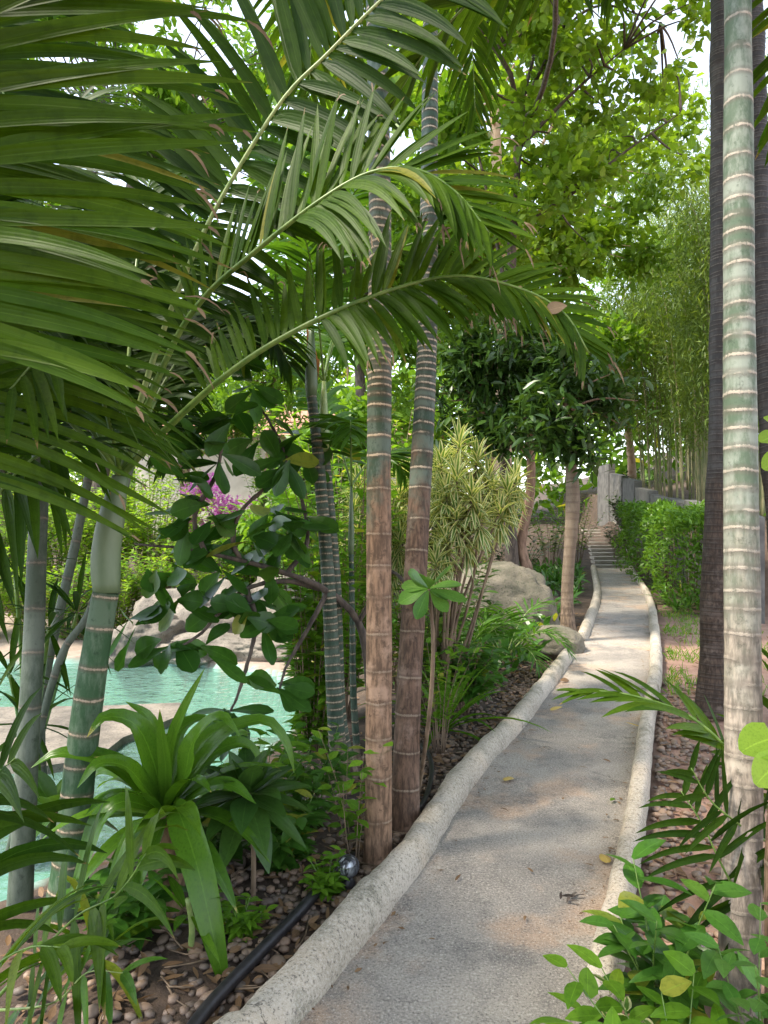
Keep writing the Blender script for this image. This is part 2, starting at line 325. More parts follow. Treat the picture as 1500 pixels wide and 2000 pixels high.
M['trunk_bottle'] = palm_trunk_mat('brown_bottle_trunk', (0.15, 0.11, 0.075), (0.22, 0.17, 0.12), (0.2, 0.14, 0.095), (0.16, 0.11, 0.08), 0.1, 0.3, 0.4)

# ------------------------------------------------------------------ ground, path, pool
KL = [G(x, y, .08) for x, y in [(330, 2230), (497, 2000), (585, 1900), (665, 1810), (738, 1728), (810, 1645), (875, 1545), (940, 1465), (1000, 1407), (1060, 1335), (1108, 1272)]]
KF = [G(x, y, .05) for x, y in [(1137, 1242), (1152, 1205), (1164, 1172), (1166, 1145), (1159, 1106)]]
KR = [G(x, y, .06) for x, y in [(1120, 2250), (1165, 1960), (1197, 1800), (1230, 1650), (1248, 1540), (1262, 1415), (1274, 1350), (1281, 1290), (1277, 1215), (1265, 1160), (1232, 1108)]]
Lc = catmull([A(-.75, -4, 0), A(-.72, -1, 0)]+KL+KF, 160); Rc = catmull([A(.55, -4, 0), A(.52, -1, 0)]+KR, 160)
def xl(y): return np.interp(y, Lc[:, 1], Lc[:, 0])
def xr(y): return np.interp(y, Rc[:, 1], Rc[:, 0])
POOL = np.array([[-9, 1.5], [-3.4, 2.2], [-1.78, 3.3], [-1.25, 4.3], [-0.95, 5.2], [-0.75, 6.1], [-0.85, 7.2], [-1.3, 8.1], [-2.4, 8.55], [-3.6, 8.7], [-5.2, 8.5], [-9, 8.3]])
WATER = -0.30
def poly_sd(x, y, poly):
    sh = x.shape; p = np.stack([x.ravel(), y.ravel()], 1); n = len(poly); dmin = np.full(len(p), 1e9); ins = np.zeros(len(p), bool)
    for i in range(n):
        a, b = poly[i], poly[(i+1) % n]; ab = b-a
        tt = np.clip(((p-a)@ab)/(ab@ab), 0, 1); dmin = np.minimum(dmin, np.linalg.norm(p-a-tt[:, None]*ab, axis=1))
        c = (a[1] > p[:, 1]) != (b[1] > p[:, 1])
        with np.errstate(divide='ignore', invalid='ignore'): xi = (b[0]-a[0])*(p[:, 1]-a[1])/(b[1]-a[1])+a[0]
        ins ^= c & (p[:, 0] < xi)
    return np.where(ins, -dmin, dmin).reshape(sh)
def sstep(x, a, b):
    t = np.clip((x-a)/(b-a), 0, 1); return t*t*(3-2*t)
def vnoise(x, y, sc, seed=0.0):
    return np.array([mnoise.noise((a*sc+seed, b*sc, seed)) for a, b in zip(np.ravel(x), np.ravel(y))]).reshape(np.shape(x))
def height(x, y):
    x = np.asarray(x, float); y = np.asarray(y, float)
    s = poly_sd(x, y, POOL)
    z = -0.24+0.22*sstep(s, 0.1, 0.7)
    z = np.where(y > 7.4, np.minimum(z, -0.24+0.24*sstep(s, 0.6, 4.0)), z)
    z = np.where(s < 0, -0.24-0.75*sstep(-s, 0.0, 0.12), z)
    # the bed rises with the steps and, behind the stepped wall, the slope is higher
    z = z+0.9*sstep(y, 19, 25)+1.6*sstep(y, 26, 60)
    wl_ = 7.35-(24-y)/11*1.5
    z = z+1.35*sstep(x-wl_, 0.1, 0.7)*sstep(y, 10, 13)+3.0*sstep(x-wl_, 1.0, 14)*sstep(y, 9, 14)
    onp = (x > xl(y)-.02) & (x < xr(y)+.02)
    return np.where(onp & (y < 20), -0.02, z)
def hz(x, y): return float(height(np.array([x]), np.array([y]))[0])
gx = np.concatenate([np.linspace(-400, -60, 8), np.linspace(-50, -9.5, 24), np.arange(-9, 4.01, 0.09), np.linspace(4.2, 14, 40), np.linspace(15, 60, 24), np.linspace(80, 400, 8)])
gy = np.concatenate([np.linspace(-300, -20, 6), np.linspace(-15, 0.8, 10), np.arange(1, 12, 0.09), np.linspace(12.1, 30, 90), np.linspace(31, 80, 30), np.linspace(100, 700, 10)])
X, Y = np.meshgrid(gx, gy); Z = height(X, Y)
near = (np.abs(X) < 15) & (Y > 0) & (Y < 30)
nz = np.zeros_like(Z); nz[near] = 0.025*vnoise(X[near], Y[near], 2.3)+0.012*vnoise(X[near], Y[near], 8.0, 5); Z = Z+nz
onp = (X > xl(Y)-.03) & (X < xr(Y)+.03); Z[onp & (Y < 20)] = -0.035
ny, nx = X.shape; gi = np.arange(ny-1)[:, None]*nx+np.arange(nx-1)[None]
gq = np.stack([gi, gi+1, gi+nx+1, gi+nx], -1).reshape(-1, 4)
sand = (sstep(X-xr(Y), 0.0, 0.15)*(1-sstep(Y, 9, 13))).ravel()
deck = ((Y > 7.6) & (poly_sd(X, Y, POOL) > 0) & (X < -0.9) & (Y < 12)).astype(float).ravel()
pl = (poly_sd(X, Y, POOL) < 0.03).astype(float).ravel()
m = NT('garden_soil'); v = m.coord(); a = m.noise(5, 8, 0.65, v); b = m.noise(70, 4, 0.7, v); big = m.noise(0.8, 4, 0.5, v)
soil = m.mix(m.ss(a, 0.3, 0.7), (0.035, 0.024, 0.017), (0.095, 0.062, 0.042)); soil = m.mix(m.math('MULTIPLY', m.ss(b, 0.55, 0.75), 0.5), soil, (0.22, 0.16, 0.11))
sandc = m.mix(m.ss(a, 0.3, 0.7), (0.27, 0.155, 0.11), (0.40, 0.25, 0.18)); sandc = m.mix(m.ss(b, 0.5, 0.75), sandc, (0.20, 0.13, 0.10))
col = m.mix(m.attr('sand'), soil, sandc)
dk = m.mix(m.ss(a, 0.3, 0.7), (0.24, 0.18, 0.14), (0.34, 0.27, 0.22)); col = m.mix(m.attr('deck'), col, dk)
tile = m.n('ShaderNodeTexBrick', {'Vector': v, 'Scale': 14.0, 'Color1': (0.20, 0.35, 0.29, 1), 'Color2': (0.25, 0.40, 0.34, 1), 'Mortar': (0.27, 0.42, 0.36, 1), 'Mortar Size': 0.012}, offset=0.0)
col = m.mix(m.attr('pool'), col, tile.outputs[0])
M['soil'] = m.done(m.pbr(col, 0.9, m.bump(m.math('ADD', a, m.math('MULTIPLY', b, 0.4)), 0.6, 0.03)))
mb = MB(); mb.raw(np.stack([X.ravel(), Y.ravel(), Z.ravel()], 1), gq)
tag(mb.build('ground', M['soil'], extra={'sand': sand, 'deck': deck, 'pool': pl}), kind='structure')

ys = np.concatenate([np.linspace(-4, 1, 6), np.arange(1.1, 19.6, 0.12)]); cs = np.linspace(0, 1, 14)
PX = xl(ys)[:, None]*(1-cs)+xr(ys)[:, None]*cs; PY = np.repeat(ys[:, None], 14, 1)
PZ = 0.018+0.006*vnoise(PX, PY, 1.7)-0.012*(np.abs(cs-.5)*2)[None]**4*0
mb = MB(); i = np.arange(len(ys)-1)[:, None]*14+np.arange(13)[None]
mb.raw(np.stack([PX.ravel(), PY.ravel(), PZ.ravel()], 1), np.stack([i, i+1, i+15, i+14], -1).reshape(-1, 4))
tag(mb.build('path', M['path']), kind='structure')

def kerb(ctrl, hw, top, label, seed, sq=2.0, extend=0):
    loc = np.array(ctrl[len(ctrl)//2]); loc[2] = 0
    root = None
    pts = catmull(ctrl, 220); L = np.concatenate([[0], np.cumsum(np.linalg.norm(np.diff(pts, axis=0), axis=1))])
    n = max(40, int(L[-1]/0.03)); s = np.linspace(0, L[-1], n)
    pts = np.stack([np.interp(s, L, pts[:, k]) for k in range(3)], 1)
    T = unit(np.gradient(pts, axis=0)); N = np.stack([T[:, 1], -T[:, 0], np.zeros(n)], 1)
    th = np.linspace(-0.25, PI+0.25, 22); c, si = np.cos(th), np.sin(th)
    cx = np.sign(c)*np.abs(c)**(2/sq)*hw; cz = np.sign(si)*np.abs(si)**(2/sq)
    v = []
    for k in range(n):
        w = 1+0.10*mnoise.noise((s[k]*1.6, seed, 0)); h = top*(1+0.08*mnoise.noise((s[k]*2.1, seed, 9)))
        e = min(1, (s[k]+.012)/0.05)**.5*min(1, (L[-1]-s[k]+.012)/0.05)**.5
        p = pts[k][None]*A(1, 1, 0)+N[k][None]*(cx*w*(0.75+.25*e))[:, None]+A(0, 0, 1)[None]*(np.where(cz > 0, cz*h*(0.6+.4*e), cz*0.06)-0.0)[:, None]
        for q in range(len(p)):
            d = 0.007*mnoise.noise((p[q][0]*6, p[q][1]*6, p[q][2]*6+seed))+0.0025*mnoise.noise((p[q][0]*45, p[q][1]*45, p[q][2]*45))
            p[q] += N[k]*d*np.sign(cx[q])+A(0, 0, d)
        v.append(p)
    v = np.vstack(v); K = len(th); i = np.arange(n-1)[:, None]*K+np.arange(K-1)[None]
    q = np.stack([i, i+K, i+K+1, i+1], -1).reshape(-1, 4)
    e0 = [[0, j, j+1, 0] for j in range(1, K-1)]; b = (n-1)*K; e1 = [[b, b+j+1, b+j, b] for j in range(1, K-1)]
    mb = MB(); mb.raw(v, np.vstack([q, e0, e1]))
    return tag(mb.build('kerb', M['kerb'], origin=loc), label, 'kerb', 'rounded stone kerbs along the path')
def cut(ctrl, a, b): return catmull(ctrl, 101)[int(a*100):int(b*100)+1]
ka = [A(-.72, -1, 0)]+KL[:5]
kerb(ka, .080, .125, 'thick rounded kerb at the near left edge of the path, before the joint', 1.3, 2.3)
kb = catmull(KL, 201); k0 = int(np.argmin(np.abs(kb[:, 1]-2.72)))
kerb(list(kb[k0::8])+[KL[-1]], .072, .12, 'long log-like kerb curving from the thick palm trunk to the small boulder', 2.7, 2.2)
kerb(KF, .072, .11, 'short curved kerb past the small boulder on the left of the path', 4.1, 2.2)
kr = catmull(KR, 201); j = int(np.argmin(np.abs(kr[:, 1]-6.0))); i0 = int(np.argmin(np.abs(kr[:, 1]-2.25)))
kerb(list(kr[i0:j:8])+[kr[j]], .05, .115, 'flat-topped pale kerb along the right of the path beside the pebble bed', 5.2, 3.2)
kerb(list(kr[j+1::8])+[KR[-1]], .06, .11, 'far right kerb bending towards the plank steps below the hedge', 6.2, 2.6)

# pool water
m = NT('pool_water'); v = m.coord(); r1 = m.noise(3.5, 3, 0.6, v); r2 = m.noise(14, 2, 0.5, v)
bn = m.bump(m.math('ADD', r1, m.math('MULTIPLY', r2, 0.35)), 0.5, 0.06)
tr = m.n('ShaderNodeBsdfTransparent', {'Color': (0.66, 0.92, 0.84, 1)}); gl = m.n('ShaderNodeBsdfGlossy', {'Color': (1, 1, 1, 1), 'Roughness': 0.03, 'Normal': bn})
df = m.n('ShaderNodeBsdfDiffuse', {'Color': (0.20, 0.36, 0.31, 1), 'Normal': bn})
mx0 = m.n('ShaderNodeMixShader', {0: 0.35, 1: tr.outputs[0], 2: df.outputs[0]})
fr = m.n('ShaderNodeFresnel', {'IOR': 1.33, 'Normal': bn}); mx = m.n('ShaderNodeMixShader', {0: fr.outputs[0], 1: mx0.outputs[0], 2: gl.outputs[0]})
M['water'] = m.done(mx.outputs[0])
mb = MB(); c = A(-4.5, 5.2); ring = np.vstack([POOL+unit(POOL-c)*0.06, [[-9.05, 5]]])
mb.raw(np.vstack([[[c[0], c[1], WATER]], np.c_[ring, np.full(len(ring), WATER)]]), [[0, k+1, (k+1) % len(ring)+1, 0] for k in range(len(ring))])
tag(mb.build('water', M['water']), kind='structure')

# ------------------------------------------------------------------ generic plant builders
def ico(sub=2):
    import bmesh
    bm = bmesh.new(); bmesh.ops.create_icosphere(bm, subdivisions=sub, radius=1)
    v = np.array([p.co[:] for p in bm.verts]); f = np.array([[x.index for x in p.verts]+[p.verts[0].index] for p in bm.faces]); bm.free()
    return v, f
ICO = {k: ico(k) for k in (1, 2, 3, 5)}
def rock(name, label, cat, c, size, seed, mat, sub=5, amp=0.25, sq=0.75, sink=0.25, rz=0, group=None):
    v, f = ICO[sub]; v = np.sign(v)*np.abs(v)**sq
    d = np.array([mnoise.fractal((p[0]*1.1+seed, p[1]*1.1, p[2]*1.1), 1.0, 2.1, 5) for p in v]); v = v*(1+amp*d-amp*.45*np.array([max(0, .16-abs(mnoise.noise((p[0]*1.7+seed*2, p[1]*1.7, p[2]*1.7))))/.16 for p in v])*(.4)+.02*np.array([mnoise.noise((p[0]*9, p[1]*9, p[2]*9+seed)) for p in v]))[:, None]
    cr, sr = math.cos(rz), math.sin(rz); v = v*np.array(size); v = v@np.array([[cr, sr, 0], [-sr, cr, 0], [0, 0, 1]])
    v[:, 2] += size[2]*(1-2*sink)
    mb = MB(); mb.raw(v+np.array(c), f); o = mb.build(name, mat, origin=c)
    return tag(o, label, cat, group)

def trunk(parent, ctrl, r0, r1, mat, sp0=0.07, sp1=0.05, name='trunk', seed=0, ns=22, flare=1.25, bulge=0.014, rough=.045, spj=.4, rfun=None, sdist=None):
    pts = catmull(ctrl, 160); L = np.concatenate([[0], np.cumsum(np.linalg.norm(np.diff(pts, axis=0), axis=1))]); tot = L[-1]
    rg = rngf(seed); rings = [0.02]
    while rings[-1] < tot-0.02:
        h = rings[-1]/tot; sp = (sdist(h) if sdist else sp0+(sp1-sp0)*h); rings.append(rings[-1]+sp*(1-spj/2+spj*rg.random()))
    rows = [(0.0, 0.02)]; rings.append(rings[-1]+0.05)
    for a, b in zip(rings[:-1], rings[1:]):
        g = b-a
        for f in (0, 0.1, 0.25, 0.5, 0.75, 0.9): rows.append((a+g*f, min(f, 1-f)*g))
    rows = [r for r in rows if r[0] <= tot]; s = np.array([r[0] for r in rows]); rd = np.array([r[1] for r in rows])
    p = np.stack([np.interp(s, L, pts[:, k]) for k in range(3)], 1); h = s/tot
    rad = (r0+(r1-r0)*h)*(1+(flare-1)*np.exp(-h*tot/0.16)) if rfun is None else rfun(h)
    rad = rad*(1+bulge*np.exp(-(rd/0.010)**2))*(1+0.02*np.array([mnoise.noise((x*3, seed, 1)) for x in s]))
    mb = MB(); mb.tube(p, rad, ns, tv=h, cap=True)
    RD = np.append(np.repeat(rd, ns), [1, 1])
    v = mb.v[0]; wob = np.array([mnoise.noise((q[0]*7, q[1]*7, q[2]*3+seed)) for q in v])
    cen = np.vstack([np.repeat(p, ns, 0), p[:1], p[-1:]]); mb.v[0] = cen+(v-cen)*(1+rough*wob)[:, None]
    th_ = np.linspace(0, 2*PI, ns, endpoint=False)           # rings are not perfectly level
    dz = np.array([[mnoise.noise((math.cos(a)*1.1, math.sin(a)*1.1, x*4+seed*3.1)) for a in th_] for x in s]).ravel()*min(.005, sp0*.08)
    mb.v[0][:len(dz), 2] += dz*np.repeat(np.clip(s/.05, 0, 1)*np.clip((tot-s)/.05, 0, 1), ns)
    si = np.searchsorted(np.array(rings), s+1e-6); sr = rg.random(len(rings)+2)[si]; SG = np.append(np.repeat(sr, ns), [.5, .5])
    return mb.build(name, mat, parent, extra={'rd': RD, 'seg': SG})

def frond(parent, ctrl, Lmax, Wd, n, N=(0, 0, 1), mat='palm', rmat='rachis', droop=0.5, a0=72, a1=22, start=0.16, lift=0.12, r0=0.012, seed=0, sides=(1, 1), nseg=6, jit=0.1, base_len=0.55, tip_len=0.45, fold=0.3, dvar=0.35, label=None, torn=0.0, start2=None):
    rg = rngf(seed); pts = catmull(ctrl, 60); L = np.concatenate([[0], np.cumsum(np.linalg.norm(np.diff(pts, axis=0), axis=1))]); L /= L[-1]
    T = unit(np.gradient(pts, axis=0)); mb = MB()
    for sg, on in ((1, sides[0]), (-1, sides[1])):
        if not on: continue
        k = max(3, int(n*on)); s0 = start2 if (start2 and sg > 0) else start; s = np.clip(np.linspace(s0, 0.985, k)+rg.normal(0, 0.25/k, k), start*0.9, 0.995)
        b = np.stack([np.interp(s, L, pts[:, i]) for i in range(3)], 1); t = unit(np.stack([np.interp(s, L, T[:, i]) for i in range(3)], 1))
        nn = unit(np.array(N, float)[None]-t*(t@np.array(N, float))[:, None]); sd_ = np.cross(t, nn)*sg
        ss = (s-start)/(1-start); ang = np.radians(a0+(a1-a0)*ss**1.2+rg.normal(0, 5, k))
        d = sd_*np.sin(ang)[:, None]+t*np.cos(ang)[:, None]+nn*(lift+rg.normal(0, jit, k))[:, None]
        prof = np.where(ss < 0.4, base_len+(1-base_len)*np.sin(ss/0.4*PI/2), 1-(1-tip_len)*((ss-0.4)/0.6)**1.6)
        e, ed, es = mb.leaves(b, d, nn+sd_*0.0+rg.normal(0, .12, (k, 3)), Lmax*prof*(0.9+0.2*rg.random(k)), Wd*(0.55+0.45*prof)*(0.85+0.3*rg.random(k)), (droop if np.isscalar(droop) else droop[0 if sg > 0 else 1])*(1-dvar+2*dvar*rg.random(k)), nseg, 'palm', fold, rg)
        if torn:                                # frayed brown ends
            for w in (-1, 1):
                q = rg.random(k) < torn; nq = int(q.sum())
                if nq: mb.leaves(e[q]-ed[q]*.035, ed[q]+es[q]*w*(.12+.3*rg.random(nq))[:, None], nn[q], .03+.08*rg.random(nq)**2, .004+.006*rg.random(nq), 1.0+rg.random(nq), 4, 'strap', .1, rg, True, m=1)
    mr = MB(); mr.tube(pts, np.interp(L, [0, .3, 1], [r0, r0*.7, r0*.22]), 8); fo = mr.build('frond', M[rmat], parent)
    mb.build('leaves', [M[mat], M['dry_tip']], fo)
    if label: fo['label'] = label
    return fo
def arch(c, az, el, Lf, bend, n=8):
    """control points of a frond leaving c with azimuth az, elevation el and sagging under its weight"""
    d = A(math.sin(az)*math.cos(el), math.cos(az)*math.cos(el), math.sin(el)); p = np.array(c, float); out = [p.copy()]
    for k in range(n):
        d = unit(d+A(0, 0, -bend*(k+0.5)/n/n*2)); p = p+d*Lf/n; out.append(p.copy())
    return out
def crown_fronds(parent, c, n, Lf, Lmax, Wd, pairs, seed, mat='palm', az0=0, span=2*PI, el=(0.3, 1.2), bend=1.6, droop=0.6, nseg=5, start=0.2, r0=0.012, rmat='rachis'):
    rg = rngf(seed)
    for k in range(n):
        az = az0+span*(k+rg.uniform(-.25, .25))/n; e = rg.uniform(*el); l = Lf*rg.uniform(.85, 1.12)
        frond(parent, arch(c, az, e, l, bend*rg.uniform(.8, 1.3)), Lmax*rg.uniform(.9, 1.1), Wd, pairs, (0, 0, 1), mat, rmat, droop, seed=seed*31+k, nseg=nseg, start=start, r0=r0, lift=0.2)

def scatter(rg, blobs, n, shell=2.4):
    w = np.array([b[1][0]*b[1][1]*b[1][2] for b in blobs]); w = (w**.8)/np.sum(w**.8); idx = rg.choice(len(blobs), n, p=w)
    C = np.array([b[0] for b in blobs])[idx]; R = np.array([b[1] for b in blobs])[idx]
    d = unit(rg.normal(size=(n, 3))); r = rg.random(n)**(1/shell)
    return C+d*R*r[:, None], d
def subblobs(rg, blobs, n, frac=(0.18, 0.38)):
    p, d = scatter(rg, blobs, n, 2.6); mean = np.mean([np.mean(b[1]) for b in blobs])
    return [(q, A(1, 1, .75)*mean*rg.uniform(*frac)) for q in p]
def foliage(mb, rg, blobs, nclump, per, L, Wd, prof='ovate', droop=0.4, nseg=2, flat=True, spread=0.6, up=0.1, nsub=0, outward=0.7, fold=.2):
    bl = subblobs(rg, blobs, nsub) if nsub else blobs
    p, d = scatter(rg, bl, nclump); n = nclump*per
    b = np.repeat(p, per, 0)+rg.normal(0, spread*L, (n, 3)); dd = np.repeat(d, per, 0)*outward+rg.normal(0, .7, (n, 3))+A(0, 0, up)
    nr = unit(A(0, 0, 1)+rg.normal(0, .55, (n, 3)))
    r = np.clip(np.repeat(rg.random(nclump), per)*0.6+rg.random(n)*0.4, 0, 1)
    mb.leaves(b, dd, nr, L*(0.7+.6*rg.random(n)), Wd*(0.75+.5*rg.random(n)), droop, nseg, prof, fold, rg, flat, r)
    return bl
def nearest_branch(pts, q): return pts[np.argmin(np.linalg.norm(pts-q, axis=1)*1.0+np.maximum(pts[:, 2]-q[2], 0)*0.6)]
def tree(name, label, cat, trunk_ctrl, r0, r1, blobs, nclump, per, L, Wd, mat, bark, seed, prof='ovate', branches=(), nsub=40, droop=.4, group=None, twigs=True, nseg=2, flat=True, spread=0.6, up=.1, frac=(.18, .38), brad=0.5):
    rg = rngf(seed); base = np.array(trunk_ctrl[0], float); root = thing(name, base, label, cat, group)
    mb = MB(); tp = catmull(trunk_ctrl, 40); h = np.linspace(0, 1, 40)
    mb.tube(tp, (r0+(r1-r0)*h)*(1+.5*np.exp(-h*12)), 12, jit=r0*.05); allp = [tp[8:]]
    mb.build('trunk', M[bark], root)
    bb = MB(); nb = 0
    for br in branches:
        bp = catmull(br, 24); bb.tube(bp, np.linspace(r1*brad*1.5, r1*.15, 24), 7, jit=r1*.03); allp.append(bp); nb += 1
    allp = np.vstack(allp)
    mb = MB(); bl = foliage(mb, rg, blobs, nclump, per, L, Wd, prof, droop, nseg, flat, spread, up, nsub)
    bl2 = [(b[0], b[1]) for b in bl]
    if twigs and nsub:
        for q, R in bl2:
            a = nearest_branch(allp, q); mid = (a+q)/2+rg.normal(0, .06*np.linalg.norm(q-a)+.01, 3)+A(0, 0, .05*np.linalg.norm(q-a))
            bb.tube(catmull([a, mid, q+rg.normal(0, .1, 3)*R], 8), np.linspace(max(r1*.4, .008), .004, 8), 5); nb += 1
    if nb: bb.build('branches', M[bark], root)
    mb.build('crown', M[mat], root)
    return root
def shrub(name, label, cat, base, nst, h, rad, per, L, Wd, mat, seed, prof='lance', droop=.5, nseg=3, stemr=.006, smat='stem', group=None, lean=(0, 0, 0), up=.35, t0=.25, fold=.2, whorl=0, flat=False):
    rg = rngf(seed); base = np.array(base, float); root = thing(name, base, label, cat, group); sm, lm = MB(), MB()
    for k in range(nst):
        az = 2*PI*(k+rg.random()*.7)/nst; rr = rad*rg.uniform(.35, 1); hh = h*rg.uniform(.6, 1.05)
        b = base+A(math.sin(az), math.cos(az), 0)*rad*.12; tip = base+A(math.sin(az)*rr, math.cos(az)*rr, hh)+np.array(lean)*hh
        c = catmull([b, (b+tip)/2+A(-math.sin(az), -math.cos(az), 0)*rr*.18+rg.normal(0, .02*h, 3), tip], 14)
        sm.tube(c, np.linspace(stemr, stemr*.35, 14), 5)
        m_ = max(2, int(per*rg.uniform(.8, 1.2))); f = np.linspace(t0, 1, m_)**.8 if not whorl else np.repeat(np.linspace(t0, 1, max(2, m_//whorl)), whorl)[:m_]
        m_ = len(f); p = np.stack([np.interp(f, np.linspace(0, 1, 14), c[:, i]) for i in range(3)], 1)
        ph = np.arange(m_)*2.4+rg.random()*6; d = np.stack([np.sin(ph), np.cos(ph), np.full(m_, up)], 1)+rg.normal(0, .2, (m_, 3))+A(math.sin(az), math.cos(az), 0)*.3
        lm.leaves(p, d, A(0, 0, 1)+rg.normal(0, .2, (m_, 3)), L*(.65+.5*rg.random(m_)), Wd*(.7+.45*rg.random(m_)), droop, nseg, prof, fold, rg, flat)
    sm.build('stems', M[smat], root); lm.build('foliage', M[mat], root)
    return root
def rosette(parent, c, n, L, Wd, mat, seed, el=(-.1, 1.4), droop=(.6, 1.6), prof='strap', nseg=9, fold=.35, name='leaves', wav=0.0, az=None, rad=0.02):
    rg = rngf(seed); mb = MB(); k = np.arange(n); f = k/max(1, n-1)
    a = k*2.39996+rg.normal(0, .15, n) if az is None else np.array(az); e = el[0]+(el[1]-el[0])*f
    d = np.stack([np.sin(a)*np.cos(e), np.cos(a)*np.cos(e), np.sin(e)], 1); b = np.array(c)[None]+d*rad*A(1, 1, .3)+A(0, 0, 1)*(f*.05)[:, None]*L
    mb.leaves(b, d, A(0, 0, 1)+d*-.3, L*(.75+.35*rg.random(n))*(1-.25*f), Wd*(.85+.3*rg.random(n)), droop[0]+(droop[1]-droop[0])*rg.random(n)*(1-.5*f), nseg, prof, fold, rg, wav=wav)
    return mb.build(name, M[mat], parent)
# ------------------------------------------------------------------ foreground palms
# A: green ringed palm at the pool edge, its crownshaft hidden among its own fronds
bA = G(128, 1790, -.03); dA = bA[1]
pA = thing('palm_tree', bA, 'green ringed palm beside the pool behind the big strap-leaved plant', 'palm tree')
topA = P(208, 1150, dA+.05)
trunk(pA, [bA, P(150, 1560, dA), P(178, 1330, dA+.02), topA], .066, .050, M['trunk_green'], .115, .15, seed=3, flare=1.35)
mb = MB(); cA = P(236, 930, dA+.1)
mb.tube(catmull([topA-A(0, 0, .02), P(207, 1080, dA+.07), P(222, 990, dA+.09), cA], 14), [.049, .053, .056, .057, .057, .056, .055, .054, .052, .049, .045, .04, .036, .032], 18); mb.build('crownshaft', M['crownshaft'], pA)
frond(pA, [cA, P(300, 862, 2.75), P(430, 742, 2.62), P(560, 655, 2.55), P(720, 582, 2.5), P(880, 540, 2.5), P(1010, 562, 2.5), P(1100, 610, 2.5), P(1150, 690, 2.5)], .32, .031, 64, (0, -.85, .5), 'palm', 'rachis', (.9, .3), 84, 30, .26, .15, .016, 11, nseg=7, torn=.22, start2=.5, label='long low frond arching over towards the path')
frond(pA, [cA, P(330, 690, 2.75), P(400, 580, 2.65), P(500, 490, 2.5), P(620, 395, 2.4), P(720, 338, 2.35), P(810, 330, 2.3), P(890, 375, 2.28), P(955, 455, 2.25)], .43, .038, 56, (.1, -.8, .6), 'palm', 'rachis', (1.0, .3), 80, 28, .3, .2, .016, 12, nseg=7, sides=(.6, 1), start2=.62, torn=.15)
frond(pA, [cA, P(300, 700, 2.85), P(400, 450, 2.8), P(540, 212, 2.7), P(640, 105, 2.62), P(745, 0, 2.55), P(860, -100, 2.5), P(980, -150, 2.48), P(1090, -130, 2.48)], .54, .048, 54, (.05, -.95, .3), 'palm_dark', 'rachis_pale', (.55, .35), 84, 50, .2, .12, .015, 13, nseg=7, tip_len=.6)  # dark leaf copy puts the shade of the backlit underside into the colour
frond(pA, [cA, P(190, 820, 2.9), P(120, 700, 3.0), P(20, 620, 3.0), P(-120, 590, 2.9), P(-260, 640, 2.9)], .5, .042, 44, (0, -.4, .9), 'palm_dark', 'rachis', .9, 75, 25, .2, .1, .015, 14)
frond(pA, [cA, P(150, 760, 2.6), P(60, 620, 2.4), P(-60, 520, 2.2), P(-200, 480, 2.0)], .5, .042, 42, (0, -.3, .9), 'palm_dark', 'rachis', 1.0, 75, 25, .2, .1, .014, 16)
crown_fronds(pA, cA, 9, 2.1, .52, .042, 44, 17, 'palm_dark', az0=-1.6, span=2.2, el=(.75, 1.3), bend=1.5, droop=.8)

frond(pA, [cA, P(170, 860, 2.55), P(60, 900, 2.35), P(-30, 1010, 2.25), P(-70, 1150, 2.2)], .45, .034, 28, (0, -.6, .7), 'palm_dark', 'rachis', .9, 75, 35, .2, .15, .011, 19)
frond(pA, [cA, P(200, 780, 2.5), P(150, 700, 2.3), P(90, 690, 2.1), P(20, 760, 2.0)], .5, .036, 26, (.2, -.7, .6), 'palm', 'rachis', .7, 80, 40, .2, .15, .011, 20)
# B: nearest palm, standing outside the left edge; its fronds reach in
bB = A(-1.75, .75, -.02)
pB = thing('palm_tree', bB, 'broad-leaved palm whose brown-tipped fronds hang in from the upper left corner', 'palm tree')
tB = A(-1.62, .9, 2.35); trunk(pB, [bB, A(-1.72, .8, 1.1), tB], .085, .06, M['trunk_green'], .12, .1, seed=4, ns=16)
mb = MB(); cB = A(-1.55, .98, 2.95); mb.tube([tB-A(0, 0, .02), A(-1.6, .93, 2.6), cB], [.062, .07, .035], 14); mb.build('crownshaft', M['crownshaft'], pB)
frond(pB, [cB, A(-1.38, 1.12, 3.12), P(-260, -330, 1.45), P(-175, -150, 1.5), P(-120, 120, 1.52), P(-95, 420, 1.55), P(-110, 700, 1.55)], .66, .038, 70, (.1, -.8, .55), 'palm_bright', 'rachis_pale', .28, 106, 84, .2, .1, .014, 21, nseg=9, tip_len=.75, jit=.16, dvar=.6, torn=.32)
frond(pB, [cB, A(-1.6, 1.5, 3.3), P(-190, 30, 2.0), P(-140, 330, 2.05), P(-110, 650, 2.1), P(-110, 950, 2.1)], .80, .035, 62, (.1, -.75, .6), 'palm', 'rachis', .40, 100, 74, .2, .1, .014, 22, nseg=9, tip_len=.8, dvar=.5, jit=.16, torn=.18)
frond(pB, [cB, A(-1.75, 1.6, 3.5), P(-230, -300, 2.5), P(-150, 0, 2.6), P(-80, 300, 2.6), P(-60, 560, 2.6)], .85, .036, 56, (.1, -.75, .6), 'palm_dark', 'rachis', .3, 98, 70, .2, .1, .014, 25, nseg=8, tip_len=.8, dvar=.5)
frond(pB, [cB, A(-1.3, .98, 3.2), P(-130, -420, 1.15), P(40, -330, 1.12), P(190, -230, 1.12), P(330, -140, 1.15)], .30, .05, 16, (0, -.3, 1), 'palm_bright', 'rachis_pale', 1.3, 75, 40, .2, .1, .012, 23, nseg=8, torn=.8)
crown_fronds(pB, cB, 13, 2.2, .6, .055, 40, 24, 'palm', az0=PI*.45, span=4.4, el=(.3, 1.1), bend=1.9, droop=.9)  # the palm's own crown, with unseen fronds added to darken the left side

